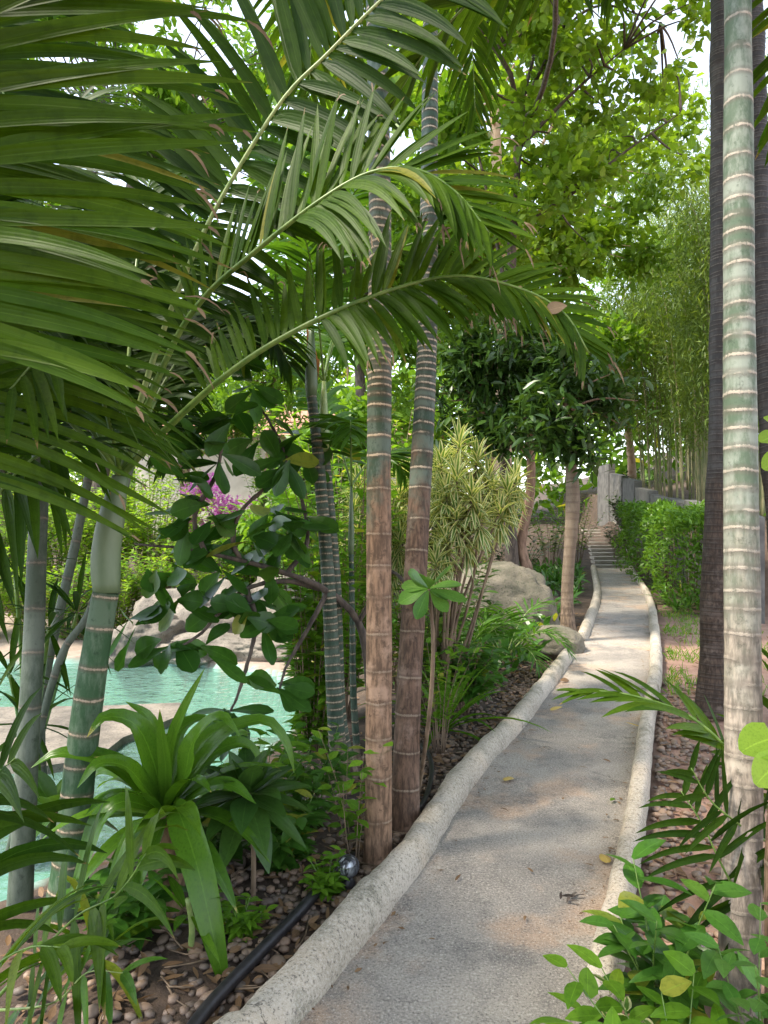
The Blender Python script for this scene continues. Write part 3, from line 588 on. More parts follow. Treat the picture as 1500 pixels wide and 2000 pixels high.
# D: thick central palm; E: second, leaning palm. Crowns above the picture, with fronds added for overhead shade, a few droop in
bD = G(738, 1690, -.02); dD = bD[1]
pD = thing('palm_tree', bD, 'thick palm at the kerb with brown lower bark and pale upper rings', 'palm tree')
tD = P(722, -430, dD+.35)
trunk(pD, [bD, P(740, 1350, dD), P(740, 900, dD+.05), P(742, 420, dD+.12), P(735, 0, dD+.22), tD], .060, .046, M['trunk_mid'], seed=5, flare=1.12, sdist=lambda h: .17-.14*sstep(h, .28, .42)+.05*sstep(h, .5, .7), ns=24)
mb = MB(); cD = tD+A(-.05, 0, .75); mb.tube(catmull([tD-A(0, 0, .02), tD+A(0, 0, .25), cD], 8), [.06, .075, .08, .078, .07, .06, .05, .035], 16); mb.build('crownshaft', M['crownshaft'], pD)
crown_fronds(pD, cD, 14, 2.7, .65, .05, 46, 32, 'palm', az0=.3, el=(.1, 1.0), bend=1.9, droop=.7)
bE = G(790, 1625, -.02); dE = bE[1]+.05
pE = thing('palm_tree', bE, 'slimmer palm leaning right just behind the thick kerbside palm', 'palm tree')
tE = P(842, -250, dE+.9)
trunk(pE, [bE, P(797, 1380, dE), P(815, 1050, dE+.1), P(832, 720, dE+.25), P(838, 400, dE+.45), tE], .066, .038, M['trunk_dark'], seed=6, flare=1.2, sdist=lambda h: .19-.155*sstep(h, .2, .42)+.04*sstep(h, .55, .75), ns=22)
mb = MB(); cE = tE+A(.02, .05, .6); mb.tube(catmull([tE-A(0, 0, .02), tE+A(0, 0, .25), cE], 8), [.052, .065, .068, .065, .06, .05, .04, .03], 14); mb.build('crownshaft', M['crownshaft'], pE)
crown_fronds(pE, cE, 12, 2.5, .6, .045, 46, 33, 'palm', az0=.8, el=(.1, 1.0), bend=2.1, droop=.8)

# C: cluster of slim ringed stems
bC = G(668, 1545, -.05); dC = bC[1]
def slim(loc_px, ctrl, r0, r1, label, seed, crown=None, sp=.045):
    p = thing('slim_palm', ctrl[0], label, 'palm tree')
    trunk(p, ctrl, r0, r1, M['trunk_slim'], sp, sp*.85, seed=seed, flare=1.15, ns=16)
    t = ctrl[-1]; mb = MB(); c = t+A(.0, .02, .42); mb.tube(catmull([t-A(0, 0, .02), t+A(.0, 0, .2), c], 7), [r1, r1*1.25, r1*1.2, r1, r1*.8, r1*.6, r1*.4], 12); mb.build('crownshaft', M['rachis_pale' if seed == 8 else 'crownshaft'], p)
    crown_fronds(p, c, crown[0], crown[1], .34, .036, 26, seed, 'areca', az0=seed, el=(.75, 1.35), bend=1.5, droop=.8, nseg=4, r0=.008, start=.25)
    return p
slim(0, [bC, P(655, 1400, dC), P(642, 1150, dC+.05), P(622, 900, dC+.1), P(608, 770, dC+.12)], .05, .03, 'slim ringed palm curving up left of the thick kerbside palm', 7, (6, 1.3))
slim(0, [G(690, 1528, -.05), P(664, 1400, dC+.12), P(655, 1150, dC+.15), P(640, 950, dC+.2), P(632, 880, dC+.2)], .042, .03, 'slim ringed palm with a yellow-green crownshaft touching its curved neighbour', 8, (4, 1.15))
slim(0, [G(700, 1505, -.05), P(690, 1350, dC+.3), P(688, 1200, dC+.3), P(686, 1080, dC+.35)], .022, .016, 'thinnest yellow-banded palm stem against the left of the thick palm', 9, (3, .85), .07)
# F: grey slim palms at the far left
def grey(ctrl, r0, r1, label, seed, nf, Lf, mat='palm_dark'):
    p = thing('slim_palm', ctrl[0], label, 'palm tree')
    trunk(p, ctrl, r0, r1, M['trunk_grey'], .2, .16, seed=seed, flare=1.1, ns=14, bulge=.03)
    crown_fronds(p, ctrl[-1], nf, Lf, .42, .036, 34, seed, mat, az0=3.6, span=3.2, el=(.55, 1.3), bend=1.9, droop=.8, nseg=5, r0=.01)
    return p
grey([G(38, 1790, -.05), P(52, 1500, 2.75), P(66, 1250, 2.8), P(80, 900, 2.9), P(92, 740, 2.95)], .046, .032, 'smooth grey palm stem rising at the far left edge', 41, 9, 1.6)
grey([G(92, 1640, -.2), P(80, 1380, 3.7), P(150, 1050, 3.7), P(205, 760, 3.75)], .03, .02, 'thin dark palm stem leaning behind the green ringed palm', 42, 9, 1.6)
grey([G(10, 1700, -.1), P(110, 1310, 3.2), P(180, 1180, 3.2), P(260, 900, 3.25)], .02, .014, 'thinnest palm stem slanting across the pool at the left', 43, 6, 1.1)
grey([G(-160, 1640, -.1), P(-70, 1200, 3.6), P(30, 700, 3.7), P(60, 430, 3.8)], .05, .035, 'tall grey palm leaning in from outside the left edge', 44, 13, 2.0)

# R: big pale palm on the right with two dark trunks behind it
bR = G(1440, 1985, -.01); dR = bR[1]+.04
pR = thing('palm_tree', bR, 'tall pale green palm trunk with close rings at the right of the path', 'palm tree')
tR = P(1436, -900, dR+.5)
trunk(pR, [bR, P(1452, 1500, dR+.03), P(1447, 1000, dR+.08), P(1443, 500, dR+.15), P(1441, 0, dR+.25), tR], .060, .034, M['trunk_pale'], seed=10, flare=1.1, sdist=lambda h: .075-.012*sstep(h, .12, .3)+.06*sstep(h, .45, .62), ns=28)
mb = MB(); cR = tR+A(-.05, .05, .8); mb.tube(catmull([tR-A(0, 0, .02), tR+A(0, 0, .25), cR], 8), [.06, .075, .08, .078, .07, .06, .05, .035], 16); mb.build('crownshaft', M['crownshaft'], pR)
crown_fronds(pR, cR, 11, 2.6, .65, .06, 32, 34, 'palm', az0=.1, el=(.1, 1.0), bend=1.7, droop=.7)
def dark_palm(ctrl, r0, r1, label, seed, nf, Lf):
    p = thing('palm_tree', ctrl[0], label, 'palm tree')
    trunk(p, ctrl, r0, r1, M['trunk_black'], .045, .035, seed=seed, flare=1.35, ns=26, bulge=.02, rough=.16, spj=1.1)
    mb = MB(); rg = rngf(seed)
    for k in range(nf):              # fan leaves: stalk, then blades radiating from its end
        az = k*2.4; e = rg.uniform(-.2, 1.1); st = arch(ctrl[-1], az, e, Lf*.55, .9, 6); f = MB(); f.tube(st, [.016]*6+[.01], 6)
        t = unit(st[-1]-st[-2]); s = unit(np.cross(t, A(0, 0, 1))); a = np.linspace(-1.9, 1.9, 30); n2 = np.cross(s, t)
        f.leaves(np.repeat([st[-1]], 30, 0), np.cos(a)[:, None]*t+np.sin(a)[:, None]*s+n2*.12, n2, Lf*.5*(1-.25*np.abs(a)/1.9), .05, .5, 5, 'lance', .3, rg); f.build('frond', M['palm_bright'], p)
    return p
dark_palm([G(1388, 1398), P(1394, 1150, 5.45), P(1406, 800, 5.5), P(1408, 300, 5.6), P(1404, -700, 5.8)], .090, .066, 'rough blackish palm trunk directly left of the pale ringed palm', 12, 15, 1.7)
dark_palm([G(1585, 1420), P(1535, 1150, 5.2), P(1492, 600, 5.5), P(1470, 0, 5.9), P(1455, -780, 6.2)], .095, .07, 'dark leaning trunk that shows to the right of the pale ringed palm', 13, 13, 1.6)
bX = A(1.16, 2.02, -.01); pX = thing('palm_tree', bX, 'brown palm trunk cut off by the right edge near the bottom corner', 'palm tree')
trunk(pX, [bX, A(1.17, 2.06, .5), A(1.225, 2.1, .85), A(1.42, 2.14, 1.9), A(1.62, 2.2, 3.4)], .06, .05, M['trunk_mid'], seed=14, sdist=lambda h: .12, ns=18)
cX = A(1.62, 2.2, 3.4); crown_fronds(pX, cX, 8, 1.9, .5, .055, 28, 35, 'palm', az0=.4, el=(.4, 1.1), bend=1.6)

# small palm on the right, fronds reaching over the kerb
bY = G(1545, 1880, 0); pY = thing('young_palm', bY, 'young palm with dark narrow fronds reaching over the right kerb', 'palm')
cY = P(1530, 1640, 2.35)
mb = MB(); mb.tube(catmull([bY, bY*.5+cY*.5, cY], 8), np.linspace(.03, .02, 8), 10); mb.build('trunk', M['rachis'], pY)
frond(pY, [cY, P(1490, 1560, 2.35), P(1420, 1462, 2.38), P(1340, 1395, 2.42), P(1250, 1362, 2.46), P(1180, 1350, 2.5), P(1130, 1352, 2.52)], .24, .032, 15, (.15, -.35, .9), 'palm', 'rachis', .45, 48, 14, .22, .12, .009, 51, nseg=6)
frond(pY, [cY, P(1490, 1640, 2.25), P(1430, 1600, 2.2), P(1385, 1560, 2.2), P(1350, 1500, 2.2)], .22, .024, 10, (-.2, -.8, .4), 'palm_dark', 'rachis', .4, 85, 35, .2, .12, .007, 52)
frond(pY, [P(1540, 1900, 2.2), P(1470, 1800, 2.2), P(1410, 1690, 2.2), P(1372, 1610, 2.22), P(1330, 1545, 2.25)], .27, .026, 11, (-.1, -.95, .2), 'palm_dark', 'rachis', .5, 88, 45, .3, .1, .007, 53, nseg=6)
frond(pY, [cY, P(1560, 1500, 2.3), P(1590, 1380, 2.3), P(1640, 1300, 2.3)], .3, .03, 14, (-.3, -.8, .3), 'palm', 'rachis', .5, 75, 30, .2, .1, .008, 54)
# lime leaves on a thin stem at the right edge
def broad(name, label, base, tips, L, Wd, mat, seed, prof='heart', droop=.5, d=None):
    p = thing(name, base, label, 'plant'); sm, lm = MB(), MB(); rg = rngf(seed)
    for t in tips:
        sm.tube(catmull([base, (np.array(base)+t[0])/2+A(0, 0, .05), t[0]], 10), np.linspace(.006, .003, 10), 5); lm.leaves([t[0]], [t[1]], [t[2]], L*t[3], Wd*t[3], droop, 7, prof, .15, rg)
    sm.build('stems', M['rachis'], p); lm.build('foliage', M[mat], p); return p
broad('lime_leaf_plant', 'young climber with big lime-green lobed leaves in front of the right edge', G(1600, 2020), [(P(1512, 1440, 2.05), (-.95, -.2, -.1), (0, -.7, .7), 1), (P(1525, 1490, 2.0), (-.9, -.3, -.35), (.1, -.8, .6), .9), (P(1540, 1420, 2.1), (.2, .1, .3), (0, -.7, .7), .9), (P(1540, 1560, 2.05), (.3, -.3, -.2), (0, -.7, .7), .8)], .115, .115, 'lime', 61)
broad('lime_leaf_plant', 'lime leaves at eye level against the dark trunk at the right edge', G(1760, 1400), [(P(1520, 850, 3.2), (-.8, -.2, -.1), (0, -.7, .7), .8), (P(1535, 895, 3.2), (-.9, -.2, -.2), (0, -.8, .5), 1), (P(1530, 830, 3.3), (-.5, .2, .4), (0, -.7, .7), .7), (P(1550, 930, 3.2), (-.5, -.2, -.6), (0, -.7, .7), .8)], .13, .12, 'lime', 62)

# ------------------------------------------------------------------ planting between pool and path
bS = G(325, 1790, -.03); dS = bS[1]
pS = thing('strap_leaf_plant', bS, 'large plant of long arching strap leaves on a ragged stump by the pool', 'plant')
cS = P(322, 1590, dS)
mb = MB(); mb.tube(catmull([bS-A(0, 0, .02), P(330, 1720, dS), P(318, 1640, dS), cS], 20), [.06, .058, .056, .054, .053, .055, .058, .06, .06, .058, .054, .05, .048, .047, .045, .043, .04, .038, .034, .03], 14, jit=.004); mb.build('trunk', M['fibre'], pS)
def bl(mb, pts, w, n=10, N=(0, -.3, 1), prof='strap', fold=.35, r=.5):
    """one leaf laid along given points"""
    c = catmull(pts, n+1); t = np.linspace(0, 1, n+1); T = unit(np.gradient(c, axis=0)); s = unit(np.cross(T, np.array(N, float))); nn = np.cross(s, T); hw = w/2*PROF[prof](t)
    v = np.stack([c-s*hw[:, None], c-nn*(fold*hw)[:, None], c+s*hw[:, None]], 1).reshape(-1, 3); i = np.arange(n)[:, None]*3+np.arange(2)[None]
    mb.raw(v, np.stack([i, i+1, i+4, i+3], -1).reshape(-1, 4), np.full(len(v), r), np.repeat(t, 3), np.tile([-1, 0, 1], n+1))
def strap_leaf(pts, w, N=(0, -.3, 1), r=.5):
    mb = MB(); bl(mb, [P(*p) for p in pts], w, 14, N, r=r); mb.build('leaf', M['strap'], pS)
d = dS
strap_leaf([(330, 1570, d), (350, 1590, d-.15), (385, 1690, d-.3), (415, 1820, d-.36), (448, 1965, d-.38)], .115, (.3, -.9, .3), .55)
strap_leaf([(322, 1575, d), (330, 1460, d-.03), (355, 1390, d-.08), (400, 1305, d-.12)], .06, (-.5, -.8, .1), .6)
strap_leaf([(318, 1570, d), (300, 1480, d-.02), (265, 1410, d-.06), (205, 1398, d-.12), (170, 1440, d-.16)], .10, (.2, -.6, .8), .4)
strap_leaf([(322, 1570, d), (312, 1470, d+.05), (290, 1400, d+.05), (245, 1370, d+.06)], .07, (.3, -.7, .5), .7)
strap_leaf([(330, 1572, d), (390, 1480, d-.02), (450, 1420, d), (520, 1405, d+.04), (560, 1450, d+.05), (575, 1510, d+.05)], .075, (.0, -.5, .9), .5)
strap_leaf([(330, 1575, d), (370, 1490, d+.06), (410, 1430, d+.12), (470, 1400, d+.2)], .08, (.1, -.5, .9), .65)
strap_leaf([(315, 1572, d), (260, 1510, d), (190, 1475, d-.03), (110, 1470, d-.06), (60, 1500, d-.08)], .095, (0, -.5, .9), .35)
strap_leaf([(312, 1580, d), (240, 1560, d-.1), (190, 1600, d-.15), (160, 1690, d-.2), (130, 1760, d-.22)], .085, (-.1, -.6, .8), .3)
strap_leaf([(316, 1585, d), (270, 1600, d-.2), (230, 1680, d-.32), (195, 1800, d-.36)], .05, (-.3, -.8, .4), .75)
strap_leaf([(334, 1580, d), (390, 1540, d-.05), (450, 1530, d-.1), (500, 1570, d-.14)], .08, (0, -.5, .9), .3)
strap_leaf([(318, 1575, d), (330, 1500, d+.1), (345, 1430, d+.2), (390, 1400, d+.3), (450, 1420, d+.4)], .085, (0, -.4, .9), .45)
strap_leaf([(316, 1580, d), (255, 1555, d+.12), (190, 1560, d+.2), (130, 1620, d+.25)], .085, (0, -.4, .9), .2)
strap_leaf([(322, 1570, d), (322, 1500, d-.05), (315, 1440, d-.08), (312, 1385, d-.1)], .055, (0, -.9, .1), .8)
strap_leaf([(325, 1585, d), (300, 1640, d-.12), (270, 1720, d-.2), (255, 1790, d-.22)], .06, (-.2, -.9, .3), .5)

strap_leaf([(318, 1580, d), (270, 1520, d+.2), (200, 1500, d+.3), (150, 1560, d+.35)], .1, (0, -.5, .9), .3)
strap_leaf([(330, 1572, d), (410, 1470, d+.15), (480, 1450, d+.25), (520, 1500, d+.3)], .095, (0, -.5, .9), .4)
strap_leaf([(312, 1590, d), (250, 1650, d+.1), (205, 1740, d+.1), (190, 1800, d+.1)], .09, (-.2, -.8, .5), .25)
strap_leaf([(335, 1585, d), (360, 1640, d-.1), (400, 1740, d-.12)], .08, (.4, -.8, .4), .35)
strap_leaf([(325, 1575, d), (355, 1510, d-.06), (375, 1440, d-.1), (430, 1395, d-.14), (470, 1440, d-.16)], .09, (.1, -.5, .9), .6)
strap_leaf([(318, 1572, d), (285, 1530, d-.06), (245, 1490, d-.12), (190, 1490, d-.2), (150, 1540, d-.24)], .085, (.1, -.5, .9), .55)
rosette(pS, cS-A(0, 0, .02), 16, .62, .085, 'strap', 70, (.0, 1.1), (.9, 1.9), 'strap', 10, .3, 'leaves')
def cordy(label, base, top, n, L, Wd, mat, seed, name='broad_leaf_plant', smat='stem', el=(-.9, 1.3), sr=.011):
    p = thing(name, base, label, 'plant'); mb = MB(); mb.tube(catmull([base, (np.array(base)+top)/2+A(.01, 0, 0), top], 10), np.linspace(sr, sr*.75, 10), 8); mb.build('stem', M[smat], p)
    rosette(p, np.array(top)-A(0, 0, .05), n, L, Wd, mat, seed, el, (.4, 1.1), 'lance', 7, .3, 'leaves', rad=.03); return p
cordy('dark broad-leaved plant on a thin stem right of the strap-leaved plant', G(495, 1770, -.02), P(484, 1530, 2.85), 34, .28, .105, 'cordy', 71)
cordy('little plant with a pale swollen stem among the pebbles', G(372, 1862, -.02), P(366, 1755, 2.5), 9, .2, .035, 'strap', 72, smat='rachis_pale', el=(-.3, 1.2), sr=.012)
cordy('low broad-leaved plant at the pool edge behind the grey palm stem', G(110, 1700, -.05), P(110, 1560, 3.05), 12, .32, .11, 'cordy', 73)
# bottom left: narrow arching palm shoots
p = thing('young_palm', G(-30, 2080), 'young palm with narrow drooping leaflets filling the bottom left corner', 'palm')
cP = G(-30, 2080)+A(0, 0, .15)
frond(p, [cP, P(60, 1880, 1.95), P(150, 1790, 1.9), P(230, 1745, 1.85), P(290, 1660, 1.85)], .36, .044, 9, (0, -.5, .8), 'palm', 'rachis', 1.1, 80, 30, .3, .15, .006, 81, nseg=7)
frond(p, [cP, P(-30, 1930, 1.75), P(0, 1880, 1.7), P(60, 1850, 1.65), P(120, 1850, 1.62)], .30, .036, 10, (0, -.3, 1), 'palm', 'rachis', 1.2, 75, 30, .25, .15, .006, 82, nseg=7)
frond(p, [cP, P(-60, 1800, 1.9), P(-60, 1650, 1.9), P(-30, 1540, 1.85), P(30, 1480, 1.8)], .36, .042, 12, (.3, -.6, .6), 'palm_dark', 'rachis', .9, 75, 30, .25, .15, .006, 84)
frond(p, [cP, P(100, 1960, 1.8), P(170, 1900, 1.75), P(240, 1900, 1.7)], .24, .032, 8, (0, -.4, .8), 'areca', 'rachis_pale', 1.1, 80, 30, .25, .15, .005, 85)
p = thing('young_palm', G(190, 1890), 'green leaf tuft at the foot of the green ringed palm', 'palm')
rosette(p, G(190, 1890)+A(0, 0, .03), 11, .42, .04, 'palm', 86, (.2, 1.3), (.8, 1.8), 'strap', 8)
p = thing('spiky_plant', G(35, 1600, -.2), 'spiky dark-leaved cane plant at the left edge in front of the water', 'plant')
for k, (px, py) in enumerate([(30, 1120), (95, 1230), (20, 1320), (150, 1200), (60, 1420)]):
    c = P(px, py, 3.3); mb = MB(); mb.tube(catmull([G(35, 1600, -.2), (G(35, 1600, -.2)+c)/2+A(.03, 0, .1), c], 9), np.linspace(.014, .009, 9), 6); mb.build('stem', M['rachis'], p); rosette(p, c, 14, .42, .03, 'palm_dark', 87+k, (-.8, 1.2), (.5, 1.2), 'lance', 5)

# spreading thick-leaved shrub (obovate leaves) over the pool
bU = G(735, 1500, -.03); pU = thing('thick_leaved_shrub', bU, 'sprawling shrub with paddle-shaped leaves whose bare branches reach over the pool', 'shrub')
br = [[bU, P(720, 1320, 4.3), P(700, 1215, 4.25), P(640, 1155, 4.1), P(560, 1120, 3.95), P(450, 1090, 3.85), P(360, 1072, 3.8), P(262, 1062, 3.75)],
      [P(625, 1150, 4.1), P(560, 1135, 4.0), P(480, 1150, 3.9), P(430, 1195, 3.8), P(395, 1235, 3.75), P(345, 1268, 3.7)],
      [P(480, 1105, 3.9), P(455, 1060, 3.85), P(470, 1000, 3.8), P(520, 950, 3.8), P(560, 900, 3.85)],
      [P(560, 1120, 4.0), P(600, 1060, 4.1), P(590, 980, 4.2), P(550, 870, 4.2), P(500, 780, 4.2)],
      [P(480, 1150, 3.9), P(500, 1220, 3.85), P(470, 1340, 3.8), P(450, 1390, 3.8)],
      [P(640, 1155, 4.1), P(600, 1230, 4.0), P(560, 1300, 3.95), P(545, 1350, 3.9)],
      [P(700, 1215, 4.25), P(760, 1120, 4.1), P(800, 1150, 3.9), P(840, 1160, 3.75)],
      [P(400, 1080, 3.8), P(380, 1010, 3.75), P(420, 930, 3.7), P(440, 840, 3.7)]]
mb = MB()
for k, b in enumerate(br): mb.tube(catmull(b, 26), np.linspace(.034 if k == 0 else .016, .006, 26), 8, jit=.0015)
mb.build('branches', M['bark_dark'], pU)
rg = rngf(90); mb = MB()
ends = [(395, 870, 3.7), (455, 820, 3.7), (430, 900, 3.7), (485, 760, 4.1), (500, 860, 4.1), (470, 700, 4.15), (400, 985, 3.72), (415, 1020, 3.75), (485, 1050, 3.85), (300, 1120, 3.75), (345, 1100, 3.8), (345, 1165, 3.75), (265, 1215, 3.7), (330, 1262, 3.7), (480, 1195, 3.75), (430, 1175, 3.85), (520, 1225, 3.8), (395, 1270, 3.75), (450, 1390, 3.8), (545, 1340, 3.9), (560, 900, 3.85), (610, 1010, 4.1), (530, 1000, 4.0), (560, 1060, 4.0), (350, 930, 3.7), (520, 1130, 3.95), (600, 900, 4.2), (585, 850, 4.2), (640, 860, 4.3)]
ends += [(360+40*k % 260, 1010+53*k % 240, 3.8+.05*(k % 5)) for k in range(6)]
for e in ends:
    c = P(*e); n = rg.integers(5, 9); a = rg.random(n)*6.28; d = np.stack([np.cos(a), np.sin(a)*.6, rg.normal(-.15, .5, n)], 1)
    mb.leaves(c+rg.normal(0, .02, (n, 3)), d, A(0, -.5, .8)+rg.normal(0, .4, (n, 3)), .21*(.75+.45*rg.random(n)), .11*(.8+.35*rg.random(n)), .35, 6, 'obov', .22, rg)
mb.build('foliage', M['clusia'], pU)
pV = thing('thick_leaved_sprig', G(815, 1560), 'pale whorl of paddle-shaped leaves in front of the leaning palm trunk', 'plant')
mb = MB(); cV = P(838, 1150, 3.35); mb.tube(catmull([G(815, 1560), P(838, 1400, 3.42), P(846, 1260, 3.38), cV], 14), np.linspace(.013, .009, 14), 6); mb.build('stem', M['stem'], pV)
rg = rngf(91); mb = MB(); a = np.radians([200, 165, 100, 60, 20, -20, -60, 250, 130, 320]); n = len(a)
mb.leaves(np.repeat([cV], n, 0), np.stack([np.cos(a), -.35+rg.normal(0, .6, n), np.sin(a)*.75+.1], 1), A(0, -.8, .6)+rg.normal(0, .55, (n, 3)), .17*(.65+.5*rg.random(n)), .085*(.75+.35*rg.random(n)), .1+.6*rg.random(n), 7, 'obov', .25, rg); mb.build('foliage', M['clusia_pale'], pV)

# leafy shrubs and climbers
sh = shrub
sh('leafy_shrub', 'light green leafy shrub between the pool and the slim ringed palms', 'shrub', G(608, 1490, -.1), 34, 1.7, .42, 44, .13, .058, 'shrub', 101, 'ovate', .5, 3, .006, t0=.06)
sh('leafy_shrub', 'fresh green shrub behind the slim palms reaching to eye level', 'shrub', G(665, 1400, -.02), 34, 2.3, .7, 44, .14, .058, 'shrub', 102, 'ovate', .5, 3, .008, t0=.08)
sh('leafy_shrub', 'bright young shrub with small leaves at the foot of the leaning palm', 'shrub', G(858, 1470), 12, .75, .26, 14, .085, .042, 'shrub', 103, 'ovate', .4, 3, .004)
sh('climbing_plant', 'small climber with pointed leaves at the base of the thick kerbside palm', 'plant', G(690, 1690, -.02), 8, .62, .16, 9, .085, .045, 'shrub', 104, 'ovate', .5, 3, .003)
sh('strap_leaf_clump', 'clump of narrow arching leaves beside the leaning palm', 'plant', G(868, 1432), 1, .05, .01, 3, .1, .03, 'strap', 105)
rosette(bpy.data.objects['strap_leaf_clump'], G(868, 1432)+A(0, 0, .02), 26, .75, .045, 'strap', 106, (.2, 1.4), (.6, 1.4), 'strap', 8, name='leaves')
for k, (px, py, h, r_, lab, mt) in enumerate([(905, 1395, .55, .3, 'broad-leaved green plant at the kerb below the cream-edged shrub', 'ground_cover'), (820, 1380, 1.0, .45, 'tall leafy plant behind the leaning palm trunk', 'mid'), (760, 1330, 1.6, .8, 'bushy mid-green shrub seen between the two kerbside palms', 'mid'), (880, 1290, 1.0, .6, 'dark green undergrowth plant left of the large boulder', 'dark'), (700, 1290, 2.6, .9, 'tall leafy bush behind the thick palm trunk', 'shrub'), (1010, 1160, 1.5, .9, 'dark broad-leaved bush behind the large boulder', 'dark'), (930, 1165, 2.0, 1.0, 'mid-green bush left of the reddish thin trunk', 'mid'), (1075, 1120, 2.2, 1.0, 'bright bush between the reddish trunk and the brown bottle trunk', 'shrub'), (1125, 1110, 2.0, .8, 'leafy bush at the left of the plank steps', 'mid'), (1000, 1120, 3.0, 1.5, 'tall dark bush at the back of the bed behind the boulder', 'mid')]):
    sh('leafy_shrub', lab, 'shrub', G(px, py), 18, h, r_, 22, .15, .058, mt, 110+k, 'lance', .6, 3, .008)
for k, (px, py, h, r_, lab, mt, L_) in enumerate([(560, 1700, .32, .2, 'low dark-leaved plant between the hose and the second leafy cane', 'ground_cover', .11), (430, 1690, .38, .25, 'low leafy plant at the pool edge behind the strap-leaved stump', 'clusia', .13), (600, 1610, .45, .28, 'small leafy bush at the foot of the slim palm cluster', 'ground_cover', .11), (510, 1640, .5, .3, 'leafy plant at the pool edge right of the strap-leaved plant', 'shrub', .12), (250, 1840, .25, .2, 'low plant on the pebbles at the foot of the green ringed palm', 'ground_cover', .12), (640, 1760, .16, .12, 'tiny leafy weed on the pebbles beside the spotlight', 'shrub', .06), (470, 1840, .14, .12, 'tiny weed among the pebbles beside the hose', 'shrub', .06)]):
    sh('leafy_plant', lab, 'plant', G(px, py, -.04), 14, h, r_, 14, L_, L_*.42, mt, 160+k, 'lance', .7, 4, .004, 'rachis', t0=.05)
# song-of-India: variegated whorls on branching canes
def whorls(label, base, heads, seed, L=.20, Wd=.034, n=60):
    p = thing('variegated_shrub', base, label, 'shrub'); sm, lm = MB(), MB(); rg = rngf(seed); base = np.array(base)
    for h in heads:
        h = np.array(h); sm.tube(catmull([base+rg.normal(0, .05, 3)*A(1, 1, 0), (base+h)/2+rg.normal(0, .08, 3), h], 12), np.linspace(.013, .008, 12), 6)
        k = np.arange(n); f = k/n; e = -1.2+2.5*f+rg.normal(0, .15, n); a = k*2.4; d = np.stack([np.sin(a)*np.cos(e), np.cos(a)*np.cos(e), np.sin(e)], 1)
        lm.leaves(h+A(0, 0, 1)*(f[:, None]-.8)*.14, d, A(0, 0, 1)-d*.3, L*(.8+.4*rg.random(n)), Wd, .55, 5, 'lance', .35, rg)
    sm.build('stems', M['stem'], p); lm.build('foliage', M['varieg'], p); return p
rg = rngf(120); hd = [P(q[0]-8, q[1], q[2]) for q in [(905, 870, 5.6), (870, 905, 5.5), (940, 900, 5.6), (900, 935, 5.3), (960, 940, 5.6), (1000, 965, 5.6), (930, 970, 5.2), (880, 965, 5.3), (985, 1000, 5.5), (945, 1010, 5.2), (900, 1010, 5.2), (865, 1000, 5.4), (1015, 940, 5.8), (860, 945, 5.6), (920, 1045, 5.3), (880, 1060, 5.2), (860, 1100, 5.1), (970, 960, 5.9), (905, 905, 5.9), (840, 1040, 5.4)]]
whorls('large cream-edged shrub with drooping whorls right of the leaning palm', G(862, 1390), hd, 121)
hd = [P(*q) for q in [(700, 950, 5.9), (690, 1000, 5.7), (780, 970, 5.9), (770, 1015, 5.7), (790, 930, 6.0), (700, 1040, 5.6), (780, 1060, 5.6), (765, 1100, 5.6), (715, 975, 6.1)]]
whorls('smaller cream-edged shrub showing between the two kerbside palms', G(770, 1350), hd, 122)
# feathery small palms by the boulder
for k, (px, py, n, Lf, lab) in enumerate([(985, 1305, 11, .85, 'small feathery palm in front of the large boulder'), (905, 1330, 8, .75, 'small feathery palm left of the large boulder')]):
    b = G(px, py); p = thing('young_palm', b, lab, 'palm'); crown_fronds(p, b+A(0, 0, .06), n, Lf, .26, .022, 20, 130+k, 'areca', el=(.7, 1.35), bend=1.9, droop=.6, nseg=4, r0=.006, start=.3, rmat='rachis_pale')

# bottom right: broad-leaved plants in front
sh('broad_leaf_plant', 'glossy dark green plant spreading over the near right kerb', 'plant', G(1295, 2020), 9, .46, .2, 13, .15, .06, 'ground_cover', 141, 'lance', .65, 5, .005, 'rachis', lean=(-.03, 0, 0), t0=.1)
sh('broad_leaf_plant', 'light green broad-leaved plant in the bottom right corner', 'plant', A(.72, 1.72, 0), 12, .34, .3, 11, .115, .056, 'shrub', 142, 'ovate', .6, 5, .004, 'rachis', t0=.1)
sh('broad_leaf_plant', 'small bright plant at the bottom edge beside the path end', 'plant', A(.50, 1.72, 0), 9, .27, .17, 9, .10, .036, 'shrub', 143, 'lance', .6, 5, .003, 'rachis', t0=.1)
sh('variegated_seedling', 'small cream-edged seedling among the bottom right leaves', 'plant', A(.66, 1.98, 0), 4, .2, .07, 6, .055, .028, 'varieg', 144, 'ovate', .5, 4, .002, 'rachis')
sh('broad_leaf_plant', 'leafy sprig in front of the pale palm at the right edge', 'plant', A(.98, 1.84, 0), 6, .5, .16, 9, .09, .045, 'clusia_pale', 145, 'ovate', .5, 4, .003, 'rachis')
p = thing('flower_bud', P(1378, 1900, 2.15), 'single pale purple flower bud rising from the bottom right leaves', 'flower')
mb = MB(); c = [P(1378, 1900, 2.15), P(1376, 1870, 2.15), P(1375, 1858, 2.15)]; mb.tube(c, [.002, .002, .002], 5); mb.build('stem', M['rachis'], p)
mb = MB(); mb.tube([P(1375, 1860, 2.15), P(1375, 1850, 2.15), P(1375, 1842, 2.15), P(1374, 1834, 2.15)], [.004, .010, .009, .002], 10); mb.build('bud', simple('lilac_petal', (.5, .28, .5), (.65, .45, .62), 20, .6, .05), p)
